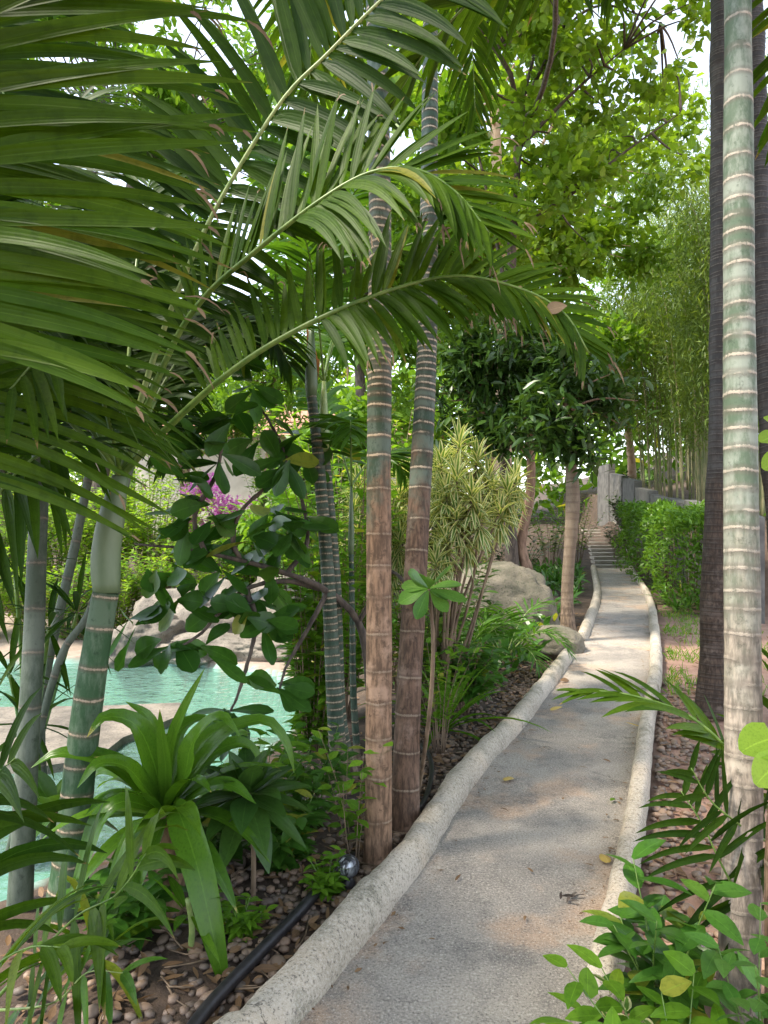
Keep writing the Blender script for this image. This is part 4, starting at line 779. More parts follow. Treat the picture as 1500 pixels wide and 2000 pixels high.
# ------------------------------------------------------------------ rocks, hose, spotlight, pebbles
rock('boulder', 'large rounded grey boulder beneath the reddish thin trunk', 'boulder', G(975, 1232), (.68, .44, .56), 3.1, M['rock'], sink=.22, amp=.2)
rock('boulder', 'small pale boulder at the gap in the left kerb', 'boulder', G(1078, 1272), (.30, .26, .17), 7.7, M['rock'], sink=.2, amp=.22)
for k, (px, py, d, s, lab) in enumerate([(390, 1292, 9.6, (.72, .45, .5), 'tall pale rock standing on the far rim of the pool'), (470, 1292, 10.2, (.6, .45, .36), 'mid-height pale rock right of the tall pool rock'), (295, 1294, 9.0, (.60, .34, .30), 'low humped rock left of the tall pool rock'), (440, 1304, 8.75, (.8, .3, .2), 'long low rock forming the far rim of the pool'), (560, 1290, 9.6, (.7, .45, .6), 'pale rock half hidden by the light green shrub'), (330, 1306, 8.9, (.7, .28, .14), 'flat rim stone at the waterline left of the long rock')]):
    c = P(px, py, d); c[2] = -.3
    rock('pool_rock', lab, 'rock', c, s, 11+k*3.3, M['rock_pale'], amp=.3, sink=.12, rz=k*.5 if k != 3 else -.15)
def slab(name, label, poly, z0, z1, mat):
    n = len(poly); p = np.array(poly); mb = MB(); c = p.mean(0); v = np.vstack([np.c_[p, np.full(n, z1)], np.c_[p, np.full(n, z0)], [[c[0], c[1], z1]]])
    q = [[2*n, k, (k+1) % n, 2*n] for k in range(n)]+[[k, k+n, (k+1) % n+n, (k+1) % n] for k in range(n)]; mb.raw(v, q)
    return tag(mb.build(name, mat, smooth=False), label, 'ledge')
slab('pool_ledge', 'pale flat stone ledge standing just above the water', [G(x, y, -.24)[:2] for x, y in [(-160, 1470), (-100, 1382), (200, 1378), (352, 1372), (362, 1392), (300, 1418), (240, 1440), (190, 1480), (60, 1500)]], -.9, -.24, M['rock_pale'])
slab('pool_ledge', 'pale sunken ledge under the water near the light green shrub', [G(x, y, -.36)[:2] for x, y in [(430, 1500), (470, 1440), (560, 1440), (600, 1500), (540, 1560)]], -.9, -.36, M['rock_pale'])
mb = MB(); hp = [G(x, y, .02) for x, y in [(330, 2080), (400, 1975), (500, 1868), (590, 1775), (655, 1698), (690, 1672)]]; mb.tube(catmull(hp, 60), .022, 10); o = mb.build('irrigation_hose', M['hose'], origin=hp[3]); tag(o, 'black irrigation hose lying along the outside of the left kerb', 'hose')
mb = MB(); hp = [G(x, y, .02) for x, y in [(790, 1600), (825, 1570), (842, 1520), (840, 1480), (822, 1455)]]; mb.tube(catmull(hp, 30), .014, 8); o = mb.build('irrigation_hose', M['hose'], origin=hp[2]); tag(o, 'curled black hose end behind the kerbside palms', 'hose')
# spotlight with a clear globe beside the kerb
c = G(680, 1732, 0); p = thing('garden_spotlight', c, 'small round glass garden spotlight against the kerb by the thick palm', 'lamp')
mb = MB(); mb.tube([c, c+A(0, 0, .02), c+A(0, 0, .05)], [.03, .03, .012], 14); mb.build('base', M['hose'], p)
v, f = ICO[3]; mb = MB(); mb.raw(v*.042+c+A(0, 0, .085), f); mg = NT('clear_glass'); mg.done(mg.pbr(mg.mix(mg.ss(mg.noise(38.0, 4, .6, mg.coord((1, 1, .3))), .45, .6), (.05, .05, .055), (.42, .44, .46)), .16, None, .5, **{'Metallic': .45})); mb.build('globe', mg.mat, p)
mb = MB(); mb.tube([c+A(.043*math.cos(a), .043*math.sin(a)*.6, .085+.043*math.sin(a)*.8) for a in np.linspace(0, 2*PI, 25)], .004, 6, cap=False); mb.build('ring', M['hose'], p)

rg = rngf(200)
pebm = []
for k in range(6):
    v, f = ICO[2]; v = v*A(1, .72+.2*rg.random(), .42+.18*rg.random()); v = v*(1+.12*np.array([mnoise.noise((q[0]*1.2+k*5, q[1]*1.2, q[2]*1.2)) for q in v]))[:, None]
    mb = MB(); mb.raw(v, f); o = mb.build('pebble', M['pebble']); pebm.append(o.data); bpy.data.objects.remove(o)
def pebble_field(n, gen, label, group, smin, smax):
    done = []; tries = 0
    while len(done) < n and tries < n*60:
        tries += 1; x, y = gen(); s = rg.uniform(smin, smax)
        if any((x-a)**2+(y-b)**2 < (s+c)**2*.55 for a, b, c in done): continue
        done.append((x, y, s)); o = bpy.data.objects.new('pebble', pebm[rg.integers(6)]); COL.objects.link(o)
        o.location = (x, y, hz(x, y)+s*rg.uniform(.05, .32)+.006); o.scale = (s, s, s); o.rotation_euler = (rg.normal(0, .2), rg.normal(0, .2), rg.random()*6.3)
        tag(o, label, 'pebble', group)
    return done
def genL():
    y = rg.uniform(1.95, 3.6); return xl(y)-.16-abs(rg.normal(0, .42)), y
def genR():
    y = 2.35+rg.random()**1.2*2.6; return xr(y)+.09+rg.random()**1.5*.42, y
dl = pebble_field(150, genL, 'smooth brown river pebble in the bed between the left kerb and the pool', 'river pebbles left of the path', .013, .038)
dr = pebble_field(160, genR, 'smooth reddish river pebble in the strip along the right kerb', 'river pebbles right of the path', .018, .034)
mb = MB(); v1, f1 = ICO[1]
def loose(n, gen, smin, smax):
    for _ in range(n):
        x, y = gen(); s = rg.uniform(smin, smax); a = rg.random()*6.3; q = v1*A(1, .75, .5)*s; q = q@np.array([[math.cos(a), math.sin(a), 0], [-math.sin(a), math.cos(a), 0], [0, 0, 1]])
        mb.raw(q+A(x, y, hz(x, y)+.008+s*.2), f1, np.full(len(v1), rg.random()))
loose(2000, lambda: ((lambda y: (xl(y)-.13-abs(rg.normal(0, .4)), y))(rg.uniform(2.0, 8.5))), .012, .028)
loose(650, lambda: ((lambda y: (xr(y)+.08+rg.random()**1.4*.4, y))(rg.uniform(2.3, 6.5))), .012, .028)
tag(mb.build('loose_gravel', M['pebble']), kind='stuff')
# leaf litter in the beds, fallen leaves on the path
mb = MB(); n = 1700; y = 1.9+9*rg.random(n)**1.4; x = np.where(rg.random(n) < .72, xl(y)-.12-np.abs(rg.normal(0, .6, n)), xr(y)+.1+np.abs(rg.normal(0, .6, n)))
z = height(x, y)+.022; keep = poly_sd(x, y, POOL) > .05; x, y, z = x[keep], y[keep], z[keep]; n = len(x); a = rg.random(n)*6.3
mb.leaves(np.stack([x, y, z], 1), np.stack([np.cos(a), np.sin(a), rg.normal(.1, .15, n)], 1), A(0, 0, 1)+rg.normal(0, .3, (n, 3)), .035+.06*rg.random(n), .01+.025*rg.random(n), .3, 3, 'lance', .3, rg)
tag(mb.build('leaf_litter', M['dead']), kind='stuff')
mb = MB(); n = 420; y = rg.uniform(1.9, 12, n); sd_ = rg.random(n) < .5; o_ = .10+np.abs(rg.normal(0, .045, n)); x = np.where(sd_, xl(y)+o_, xr(y)-o_+.03); a = rg.random(n)*6.3; L_ = .008+.028*rg.random(n)**2
mb.leaves(np.stack([x, y, np.full(n, .026)], 1), np.stack([np.cos(a), np.sin(a), np.full(n, .1)], 1), A(0, 0, 1)+rg.normal(0, .3, (n, 3)), L_, L_*.4, .3, 2, 'lance', .3, rg); tag(mb.build('leaf_crumbs', M['dead']), kind='stuff')
mb = MB()
for _ in range(110):
    y = rg.uniform(2.0, 5.5); x = xl(y)-.13-abs(rg.normal(0, .45)); a = rg.random()*6.3; L_ = rg.uniform(.06, .28); z = hz(x, y)+.022; e = A(x+math.cos(a)*L_, y+math.sin(a)*L_, z+rg.uniform(0, .03))
    if poly_sd(np.array([x]), np.array([y]), POOL)[0] > .1: mb.tube([A(x, y, z), (A(x, y, z)+e)/2+rg.normal(0, .012, 3), e], [.004, .003, .002], 4, rnd=rg.random())
tag(mb.build('twig_litter', M['stem']), kind='stuff')
def fallen(px, py, L, Wd, mat, label, seed, curl=.5, az=None, group=None):
    r = rngf(seed); c = G(px, py, .03); c[2] = .032; a = r.random()*6.3 if az is None else az; mb = MB()
    mb.leaves([c-A(math.cos(a), math.sin(a), 0)*L/2], [(math.cos(a), math.sin(a), .28)], [A(0, 0, 1)+r.normal(0, .25, 3)], L, Wd, curl, 6, 'ovate', -.35, r); o = mb.build('fallen_leaf', M[mat], origin=c); tag(o, label, 'fallen leaf', group)
fallen(995, 1522, .085, .055, 'yellowleaf', 'curled yellow leaf lying in the middle of the path', 1, .9, .6)
fallen(1180, 1678, .075, .05, 'yellowleaf', 'olive-yellow leaf lying against the right kerb', 2, .5, 1.7)
fallen(1087, 1386, .11, .03, 'yellowleaf', 'pale narrow leaf on the path left of the overhanging frond', 3, .3, .3)
fallen(1040, 1428, .06, .03, 'dead', 'brown leaf near the left kerb below the frond tip', 4)
fallen(1235, 1418, .10, .012, 'yellowleaf', 'thin straw-coloured blade beside the right kerb', 5, .1, 2.9)
fallen(1102, 1330, .09, .05, 'dead', 'rust-brown leaf at the far left edge of the path', 6)
fallen(1196, 1563, .05, .025, 'mid', 'small green leaf on the right half of the path', 7)
for k, (px, py) in enumerate([(1062, 1460), (1130, 1462), (1184, 1486), (1185, 1592), (1035, 1700), (895, 1715), (843, 1835), (1025, 1795), (985, 1582), (975, 1508), (1020, 1380), (1140, 1500), (1100, 1560), (1150, 1690)]):
    fallen(px, py, .025+.015*(k % 3), .012, 'dead', 'tiny dry brown leaf scrap scattered on the grey path', 20+k, group='dry leaf scraps on the path')
c = G(1108, 1752, .03); c[2] = .03; mb = MB(); r = rngf(8); n = 6; mb.leaves(c+r.normal(0, .018, (n, 3))*A(1, .6, 0), np.stack([r.normal(.5, .6, n), r.normal(0, .5, n), np.full(n, .12)], 1), A(0, 0, 1)+r.normal(0, .4, (n, 3)), .035+.04*r.random(n), .014, .4, 4, 'lance', .3, r); o = mb.build('dry_twig', M['bark_dark'], origin=c); tag(o, 'dark shrivelled twig lying on the near part of the path', 'twig')
c = P(1085, 600, 2.47); mb = MB(); mb.leaves([c+A(-.03, 0, -.01)], [(.9, -.1, .3)], [(.1, -.9, .3)], .07, .05, .3, 6, 'ovate', .3, rngf(9)); o = mb.build('fallen_leaf', M['dry_tip'], origin=c); tag(o, 'pale brown dead leaf caught on the long arching frond', 'fallen leaf')
# dry leaf sheaths hanging at slim palm
mb = MB(); c = P(612, 690, 4.3)
for k in range(4): bl(mb, [P(600+6*k, 640+20*k, 4.28), P(606+5*k, 700, 4.27), P(604+3*k, 770, 4.3)], .03, 8, (0, -1, .1), 'lance', .3, .3*k)
o = mb.build('dry_leaf_sheath', leaf_mat('rusty_sheath', (.28, .10, .04), (.42, .18, .08), .2, .7), origin=c); tag(o, 'rusty dry leaf sheath hanging at the top of the slim ringed palm', 'leaf sheath')

# ------------------------------------------------------------------ steps, rope rail, stepped wall, hedge
ps = thing('plank_steps', A(5.9, 19.5, 0), 'flight of weathered plank steps climbing at the far end of the path', 'steps')
e0, e1 = KF[-1], KR[-1]
stc = []
for k in range(11):
    f = k/10; y = 19.75+f*5.0; z = .04+.085*k; pxL, pxR = 1160-22*f, 1226-42*f**1.2
    xa, xb = (pxL-750)/FPX*y, (pxR-750)/FPX*y; mb = MB(); mb.box(((xa+xb)/2, y, z), (xb-xa, .40, .085), .03*(k % 3-1), rnd=k/11); mb.build('tread', M['wood'], ps, smooth=False); stc.append((xa, xb, y, z))
mb = MB(); xs = stc[0]; xe = stc[-1]
mb.raw([[xs[0]+.02, 19.6, -.1], [xs[1]-.02, 19.6, -.1], [xe[1]-.02, 25, .75], [xe[0]+.02, 25, .75], [xs[0]+.02, 19.6, -.4], [xs[1]-.02, 19.6, -.4], [xe[1]-.02, 25, -.4], [xe[0]+.02, 25, -.4]], [[0, 1, 2, 3], [0, 4, 5, 1], [1, 5, 6, 2], [3, 2, 6, 7], [0, 3, 7, 4]]); mb.build('stringer', M['wood'], ps, smooth=False)
pr = thing('rope_rail', A(*stc[0][1:2], 19.7, 0), 'low rope handrail on thin posts at the right of the plank steps', 'railing'); tops = []
for k in (0, 3, 6, 10):
    xa, xb, y, z = stc[k]; mb = MB(); t = A(xb+.06, y, z+.62); mb.tube([A(xb+.06, y, z-.3), t], [.028, .024], 8); mb.build('post', M['stem'], pr); tops.append(t-A(0, 0, .04))
for dz in (0, -.28):
    mb = MB(); pts = []
    for a, b in zip(tops[:-1], tops[1:]): pts += [a+A(0, 0, dz), (a+b)/2+A(0, 0, dz-.05)]
    mb.tube(catmull(pts+[tops[-1]+A(0, 0, dz)], 40), .014, 6); mb.build('rope', M['rope'], pr)
wp = [(1172, 912, 26.0), (1196, 925, 24.2), (1222, 934, 22.4), (1247, 952, 20.4), (1278, 966, 18.3), (1312, 972, 16.4), (1346, 976, 14.6), (1384, 982, 12.9), (1430, 990, 11.4)]
labs = ['farthest and tallest grey wall panel, beside the steps top', 'second tall grey wall panel from the far end of the stepped wall', 'third grey wall panel, the last tall one before the wall drops', 'grey wall panel with a sloping top just above the left end of the hedge', 'low slanted grey wall panel above the hedge, left of the middle', 'low slanted grey wall panel above the middle of the hedge', 'low grey wall panel above the right part of the hedge', 'low grey wall panel right beside the dark trunk', 'nearest grey wall panel hidden behind the dark trunk']
for k, (px, py, d) in enumerate(wp):
    t = P(px, py, d); nxt = P(*wp[min(k+1, 8)]) if k < 8 else P(1480, 1004, 10)
    L = np.linalg.norm((nxt-t)[:2]); a = math.atan2((nxt-t)[1], (nxt-t)[0]); c = (t+nxt)/2; H = t[2]+.6; mb = MB()
    mb.box((c[0], c[1], t[2]-H/2), (L-.14, .22, H), a, top=[0, -.16, -.16, 0] if k else None); o = mb.build('wall_panel', M['concrete_panel'], smooth=False, origin=(c[0], c[1], 0)); tag(o, labs[k], 'wall panel', 'panels of the stepped grey wall')
def hedge(label, a, b, wid, h0, h1, n, seed):
    rg = rngf(seed); a, b = np.array(a, float), np.array(b, float); p = thing('hedge', (a+b)/2, label, 'hedge'); f = rg.random(n); c = a+(b-a)*f[:, None]
    q = rg.random((n, 2)); side = rg.random(n) < .45; u = unit((b-a)[None])[0]; w = A(u[1], -u[0], 0)
    end = rg.random(n) < .14; f = np.where(end, rg.random(n) < .75, f)*1.0+np.where(end, rg.normal(0, .012, n), 0); c = a+(b-a)*f[:, None]; side = side & ~end; off = np.where(side, np.sign(q[:, 0]-.5)*.5, q[:, 0]-.5)*wid; hh = (h0+(h1-h0)*f)*(1+.24*vnoise(f*9, off*3, 1.0, seed)); z = np.where(side | end, q[:, 1]**.7*hh, hh*(1-.12*rg.random(n)**2))
    pos = c+w*(off*(1+.6*vnoise(f*14, z*2, 1.0, seed+3)))[:, None]; pos[:, 2] += z+rg.normal(0, .03, n)
    mb = MB(); mb.leaves(pos, rg.normal(0, .6, (n, 3))+A(0, 0, .35)+w*np.sign(off)[:, None]*.5, A(0, 0, 1)+rg.normal(0, .5, (n, 3)), .07+.05*rg.random(n), .035+.02*rg.random(n), .3, 2, 'ovate', .2, rg, True); mb.build('foliage', M['hedge'], p)
    mb = MB()
    for k in range(40):
        c = a+(b-a)*((k+.5)/40)+w*rg.uniform(-.25, .25)*wid; t = c+A(rg.normal(0, .1), rg.normal(0, .1), h0*.85); mb.tube([c, (c+t)/2+rg.normal(0, .05, 3), t], [.014, .01, .006], 5)
    mb.build('stems', M['stem'], p)
hedge('leafy green hedge below the stepped grey wall on the right', G(1252, 1112), A(5.0, 10.7, 0), 1.1, 1.66, 1.46, 16000, 210)
# low strappy plants below the hedge
for k, (px, py) in enumerate([(1285, 1150), (1300, 1178), (1322, 1195), (1345, 1188), (1275, 1120), (1255, 1098), (1330, 1165), (1365, 1182)]):
    b = G(px, py); p = thing('border_grass', b, 'low strap-leaved tuft in the border row under the hedge', 'plant', 'border tufts under the hedge'); rosette(p, b, 22, .5, .035, 'ground_cover', 220+k, (.1, 1.3), (.7, 1.5), 'strap', 5)
for k, (px, py) in enumerate([(1205, 1070), (1222, 1085), (1240, 1092), (1210, 1050)]):
    b = P(px, py, 21+k*.6); b[2] = hz(b[0], b[1]); sh('leafy_shrub', ['dark bush at the right of the lower plank steps', 'dark bush between hedge and rope rail', 'small dark bush at the far end of the hedge', 'dark bush at the top of the plank steps'][k], 'shrub', b, 14, 1.0, .5, 20, .2, .07, 'dark', 230+k, 'lance')
mb = MB(); n = 2200; rg = rngf(240); y = rg.uniform(6, 11, n); x = xr(y)+.12+rg.random(n)**1.3*1.3; keep = np.array([mnoise.noise((a*1.7, b*1.7, 3)) > .05 for a, b in zip(x, y)]); x, y = x[keep], y[keep]; n = len(x)
mb.leaves(np.stack([x, y, height(x, y)], 1), rg.normal(0, .4, (n, 3))+A(0, 0, 1), A(0, -1, .3), .05+.09*rg.random(n), .008, .6, 3, 'strap', .2, rg, True); tag(mb.build('grass', M['shrub']), kind='stuff')

# ------------------------------------------------------------------ middle-distance trees
bT = G(1046, 1207); d = bT[1]
tree('glossy_tree', 'small dark glossy-leaved tree on a thin reddish trunk behind the boulder', 'tree', [bT, P(1032, 1120, d), P(1018, 1060, d), P(1036, 960, d-.1), P(1034, 860, d-.2), P(1015, 770, d-.3)], .085, .05,
     [(P(985, 700, 9.6), (.85, .8, .55)), (P(920, 760, 9.3), (.55, .6, .55)), (P(1080, 720, 9.8), (.7, .7, .5)), (P(960, 840, 9.3), (.5, .5, .35)), (P(1090, 800, 9.6), (.5, .5, .4)), (P(900, 690, 9.4), (.4, .5, .4))], 640, 7, .19, .055, 'dark', 'bark_red', 301, 'lance', [[P(1036, 900, d-.1), P(990, 830, d-.6), P(930, 770, d-.9)], [P(1034, 860, d-.2), P(1070, 790, d-.4), P(1110, 740, d-.4)]], 42, .7, nseg=3, flat=False)
bQ = G(1110, 1255); d = bQ[1]
pQ = thing('bottle_trunk_tree', bQ, 'ringed brown bottle-shaped trunk beside the gap in the left kerb', 'tree')
trunk(pQ, [bQ, P(1108, 1150, d), P(1118, 1000, d), P(1117, 930, d), P(1108, 860, d), P(1100, 780, d+.1)], .1, .08, M['trunk_bottle'], seed=15, rfun=lambda h: .077+.04*np.exp(-h*16)-.010*sstep(h, 0, .35)+.018*np.exp(-((h-.55)/.12)**2)-.03*sstep(h, .66, 1), sdist=lambda h: .10, ns=20)
bb = MB(); rg = rngf(302); blobs = [(P(1110, 760, d+.1), (.55, .6, .42)), (P(1180, 790, d+.1), (.4, .5, .35)), (P(1060, 830, d), (.4, .4, .3)), (P(1150, 860, d), (.32, .3, .25)), (P(1195, 740, d+.3), (.3, .4, .3))]
mb = MB(); bl_ = foliage(mb, rg, blobs, 270, 7, .2, .06, 'lance', .7, 3, False, .5, .1, 28)
for q, R in bl_: bb.tube(catmull([P(1102, 800, d+.1), (P(1102, 800, d+.1)+q)/2+A(0, 0, .08), q], 8), np.linspace(.02, .004, 8), 5)
bb.build('branches', M['bark_red'], pQ); mb.build('crown', M['dark'], pQ)
# bauhinia with forked dark branch
bH = G(1000, 1165); d = 9.2
tree('forked_tree', 'airy tree with forked dark branches and bright yellow-green leaves at upper centre', 'tree', [A(2.0, 10.6, 0), P(985, 900, 10), P(996, 600, 9.5), P(1001, 450, d), P(1012, 280, d), P(1010, 235, d)], .10, .045,
     [(P(1000, 120, 9.0), (1.1, 1.2, .9)), (P(1180, 120, 8.6), (.9, 1.1, .9)), (P(1130, 290, 8.8), (1.0, 1.1, .75)), (P(1230, 230, 8.8), (.55, .9, .6)), (P(940, 330, 9.6), (.7, .9, .8)), (P(1060, 420, 9.3), (.9, 1, .6)), (P(1100, -120, 9), (1.4, 1.5, .9)), (P(900, 60, 10), (.8, 1, 1)), (A(1.2, 5.6, 7.7), (1.5, 1.6, .7)), (A(.5, 3.2, 7.9), (1.3, 1.5, .7)), (A(-.4, 7.3, 8.3), (1.5, 1.5, .7)), (P(1290, 330, 9), (.55, .8, .7)), (A(2.6, 8.2, 7.4), (1.4, 1.4, .7)), (A(.2, .8, 7.9), (1.6, 1.6, .7)), (A(-2.0, 3.6, 8.0), (1.6, 1.8, .7)), (A(4.0, 12, 8.0), (1.6, 2, 1))], 3700, 5, .108, .088, 'bauhinia', 'bark_dark', 303, 'heart',  # overhead blobs and boughs in world coordinates are added to shade the path
     [[P(1010, 240, d), P(1060, 130, d-.1), P(1110, 50, d-.2), P(1180, 10, d-.3), P(1290, 45, d-.4)], [P(1010, 240, d), P(1040, 120, d+.2), P(1070, 20, d+.3), P(1090, -80, d+.3)], [P(1012, 300, d), A(1.8, 7.5, 6.6), A(1.2, 5.5, 7.4), A(.6, 3.5, 7.6), A(.2, 1.2, 7.7)], [P(1012, 290, d), A(1.4, 8.5, 7.0), A(-.4, 7.5, 8.0), A(-1.8, 4.2, 7.9)], [P(1012, 290, d), P(1120, 180, d-.3), P(1220, 95, d-.6)], [P(1004, 440, d), P(1100, 390, d-.3), P(1230, 290, d-.6), P(1330, 220, d-.8)], [P(998, 620, 9.5), P(960, 420, 9.8), P(930, 280, 10), P(900, 150, 10.2)]], 200, .5, frac=(.2, .42))
def bgtree(label, base, top, r, blobs, nc, per, L, Wd, mat, bark, seed, group='background trees', name='leafy_tree', prof='ovate', br=(), **kw):
    return tree(name, label, 'tree', [base, (np.array(base)*.5+np.array(top)*.5)+A(.1, 0, 0), top], r, r*.5, blobs, nc, per, L, Wd, mat, bark, seed, prof, br, kw.pop('nsub', 45), .4, None, **kw)
bgtree('tall tree with twin peach-coloured trunks behind the forked tree', A(2.5, 15, 0), P(965, 200, 15), .2, [(P(960, 150, 15), (2.4, 2, 2.4)), (P(1080, 300, 15.5), (1.8, 1.5, 1.8)), (P(880, 420, 15), (1.6, 1.5, 1.6)), (P(1010, 560, 15.5), (1.9, 1.5, 1.4)), (P(1170, 430, 16), (1.6, 1.4, 1.5))], 1500, 6, .26, .14, 'bauhinia', 'bark_peach', 311, br=[[P(1000, 640, 15), P(1020, 440, 15), P(1050, 300, 15)], [P(980, 560, 15), P(965, 300, 15.1), P(970, 210, 15)]], brad=1.3)
bgtree('bright green tree filling the gap between the two kerbside palms', A(-.4, 13, 0), P(690, 560, 13), .14, [(P(660, 600, 13), (1.6, 1.4, 1.6)), (P(780, 500, 13.5), (1.4, 1.4, 1.6)), (P(800, 760, 12.5), (1.2, 1.1, 1.1)), (P(690, 820, 12), (1.0, 1, .9)), (P(740, 330, 14), (1.6, 1.4, 1.4)), (A(-.8, 11.5, 6.8), (1.5, 1.8, .9)), (A(.2, 14.5, 7.6), (1.8, 2, 1)), (A(-.2, 9.2, 6.6), (1.2, 1.4, .7))], 2100, 6, .2, .095, 'mid', 'bark_dark', 312)  # crown blobs in world coordinates are added to block sun from the far path
bgtree('yellow-green tree behind the dark glossy-leaved tree', A(3.2, 19, .1), P(900, 560, 19), .18, [(P(900, 560, 19), (2.2, 2, 2.2)), (P(1010, 700, 20), (2.2, 2, 2)), (P(880, 800, 18), (1.6, 1.6, 1.3)), (P(1130, 640, 20), (1.6, 2, 2)), (A(1.0, 18, 8.0), (2, 2, 1.2))], 1700, 6, .26, .12, 'mid', 'bark_red', 313)  # high blob in world coordinates is added to the crown for shade below
bgtree('pale-trunked tree at the left of the bamboo above the plank steps', A(8.6, 24.5, 1.6), P(1214, 760, 22), .17, [(P(1190, 640, 22), (1.8, 1.6, 1.5)), (P(1150, 780, 22), (1.4, 1.4, .9)), (P(1240, 560, 22), (1.5, 1.5, 1.4))], 900, 6, .24, .1, 'mid', 'bark_peach', 314)
bgtree('dark dense tree beyond the pool at the left edge', A(-9.0, 17, 0), P(-20, 620, 17), .2, [(P(0, 640, 17), (2.2, 2, 1.7)), (P(140, 780, 17.5), (2.0, 2, 1.4)), (P(-100, 800, 16), (1.8, 2, 1.4))], 1100, 6, .24, .1, 'dark', 'bark_dark', 315)
bgtree('light green tree beyond the pool left of the cream house', A(-5.2, 19, 0), P(330, 660, 19), .18, [(P(330, 700, 19), (1.9, 1.8, 1.5)), (P(240, 820, 18), (1.6, 1.6, 1.1)), (P(420, 830, 18.5), (1.0, 1.2, .9))], 1000, 6, .22, .1, 'mid', 'bark_red', 316)
bgtree('dark bush-like tree at the right rear of the pool', A(-1.3, 11, 0), P(600, 960, 11), .09, [(P(610, 930, 11), (.8, .8, .9)), (P(570, 1050, 10.5), (.6, .7, .6)), (P(680, 1000, 10.5), (.8, .7, .7)), (P(640, 1130, 10), (.8, .6, .5))], 800, 6, .17, .075, 'mid', 'bark_dark', 317)
bgtree('tall spreading tree beyond the pool whose crown fills the upper left behind the fronds', A(-5.6, 13.2, -.05), P(260, 330, 13), .17, [(P(270, 120, 13), (1.9, 1.6, 1.6)), (P(60, 260, 13), (1.9, 1.6, 1.5)), (P(430, 260, 13.5), (1.5, 1.4, 1.4)), (P(520, 60, 14), (1.6, 1.5, 1.5)), (P(120, 30, 13), (1.8, 1.5, 1.4)), (P(330, 470, 13), (1.5, 1.3, .9)), (P(90, 480, 13), (1.5, 1.3, .9))], 2300, 6, .2, .09, 'mid', 'bark_dark', 318, nsub=80)
bgtree('slender leafy tree in front of the cream house, left of the slim palms', A(-3.2, 16.5, 0), P(540, 740, 16.5), .11, [(P(540, 760, 16.5), (1.3, 1.2, 1.1)), (P(470, 700, 16.5), (1.0, 1, .9)), (P(620, 690, 17), (1.2, 1.2, 1.0))], 620, 6, .18, .08, 'mid', 'bark_red', 319)
# shrubs behind the pool
for k, (px, py, d, h, r_, lab, mt) in enumerate([(120, 1225, 11.5, 2.0, 1.0, 'yellow-green shrub behind the pool at the left edge', 'lime'), (215, 1215, 12, 2.1, 1.0, 'yellow-green shrub behind the green ringed palm', 'lime'), (310, 1190, 12.2, 2.1, 1.0, 'yellow-green shrub left of the pink bougainvillea', 'lime'), (20, 1225, 11.5, 1.8, 1.1, 'darker green shrub at the far left behind the pool', 'mid'), (470, 1160, 12, 1.5, .8, 'spiky green bush under the pink bougainvillea', 'shrub'), (60, 1180, 14, 2.9, 1.3, 'tall green shrub at the back left of the pool', 'mid'), (285, 1160, 15.5, 3.4, 1.3, 'tall leafy shrub against the cream house, left of the bougainvillea', 'mid'), (540, 1160, 15, 3.6, 1.2, 'tall leafy shrub against the cream house, right of the bougainvillea', 'shrub'), (500, 1200, 10.8, 1.7, .8, 'leafy shrub on the rocks at the right end of the far pool rim', 'shrub'), (180, 1190, 14, 3.0, 1.3, 'tall yellow-green shrub at the back of the pool deck', 'lime')]):
    b = P(px, py, d); b[2] = hz(b[0], b[1]); sh('leafy_shrub', lab, 'shrub', b, 44, h, r_, 52, .13, .065, mt, 330+k, 'ovate', .4, 2, .008, flat=True)
for k, (px, d, h, lab, mt) in enumerate([(-30, 9.9, 1.25, 'low yellow-green bush on the pool deck beyond the left edge', 'lime'), (60, 10.0, 1.0, 'low yellow-green bush across the pool, left of the grey palm stem', 'lime'), (140, 9.9, 1.15, 'low bright bush across the pool between the two left palm stems', 'shrub'), (225, 10.1, 1.2, 'low yellow-green bush behind the pool, just right of the green ringed palm', 'lime'), (290, 10.4, 1.3, 'low bright bush behind the humped pool rock', 'shrub'), (570, 10.4, 1.3, 'bright bush at the right end of the pool behind the half hidden rock', 'shrub'), (380, 11.2, 1.3, 'bright bush behind the tall pool rock', 'lime')]):
    b = P(px, 1200, d); b[2] = hz(b[0], b[1])-.03; sh('leafy_shrub', lab, 'shrub', b, 40, h, .75, 40, .10, .05, mt, 350+k, 'ovate', .4, 2, .006, flat=True, t0=.03)
b = P(425, 1150, 13.2); b[2] = 0; p = sh('bougainvillea', 'bougainvillea covered in magenta-pink blossom beyond the pool', 'shrub', b, 26, 1.75, .85, 16, .09, .05, 'mid', 340, 'ovate', .4, 2, .008, flat=True)
mb = MB(); rg = rngf(341); foliage(mb, rg, [(P(420, 1000, 13.1), (.5, .5, .42)), (P(385, 960, 13.2), (.35, .4, .35)), (P(455, 1010, 13), (.35, .4, .35))], 420, 6, .07, .055, 'ovate', .3, 2, True, .6, .1, 40); mb.build('blossom', M['pink'], p)
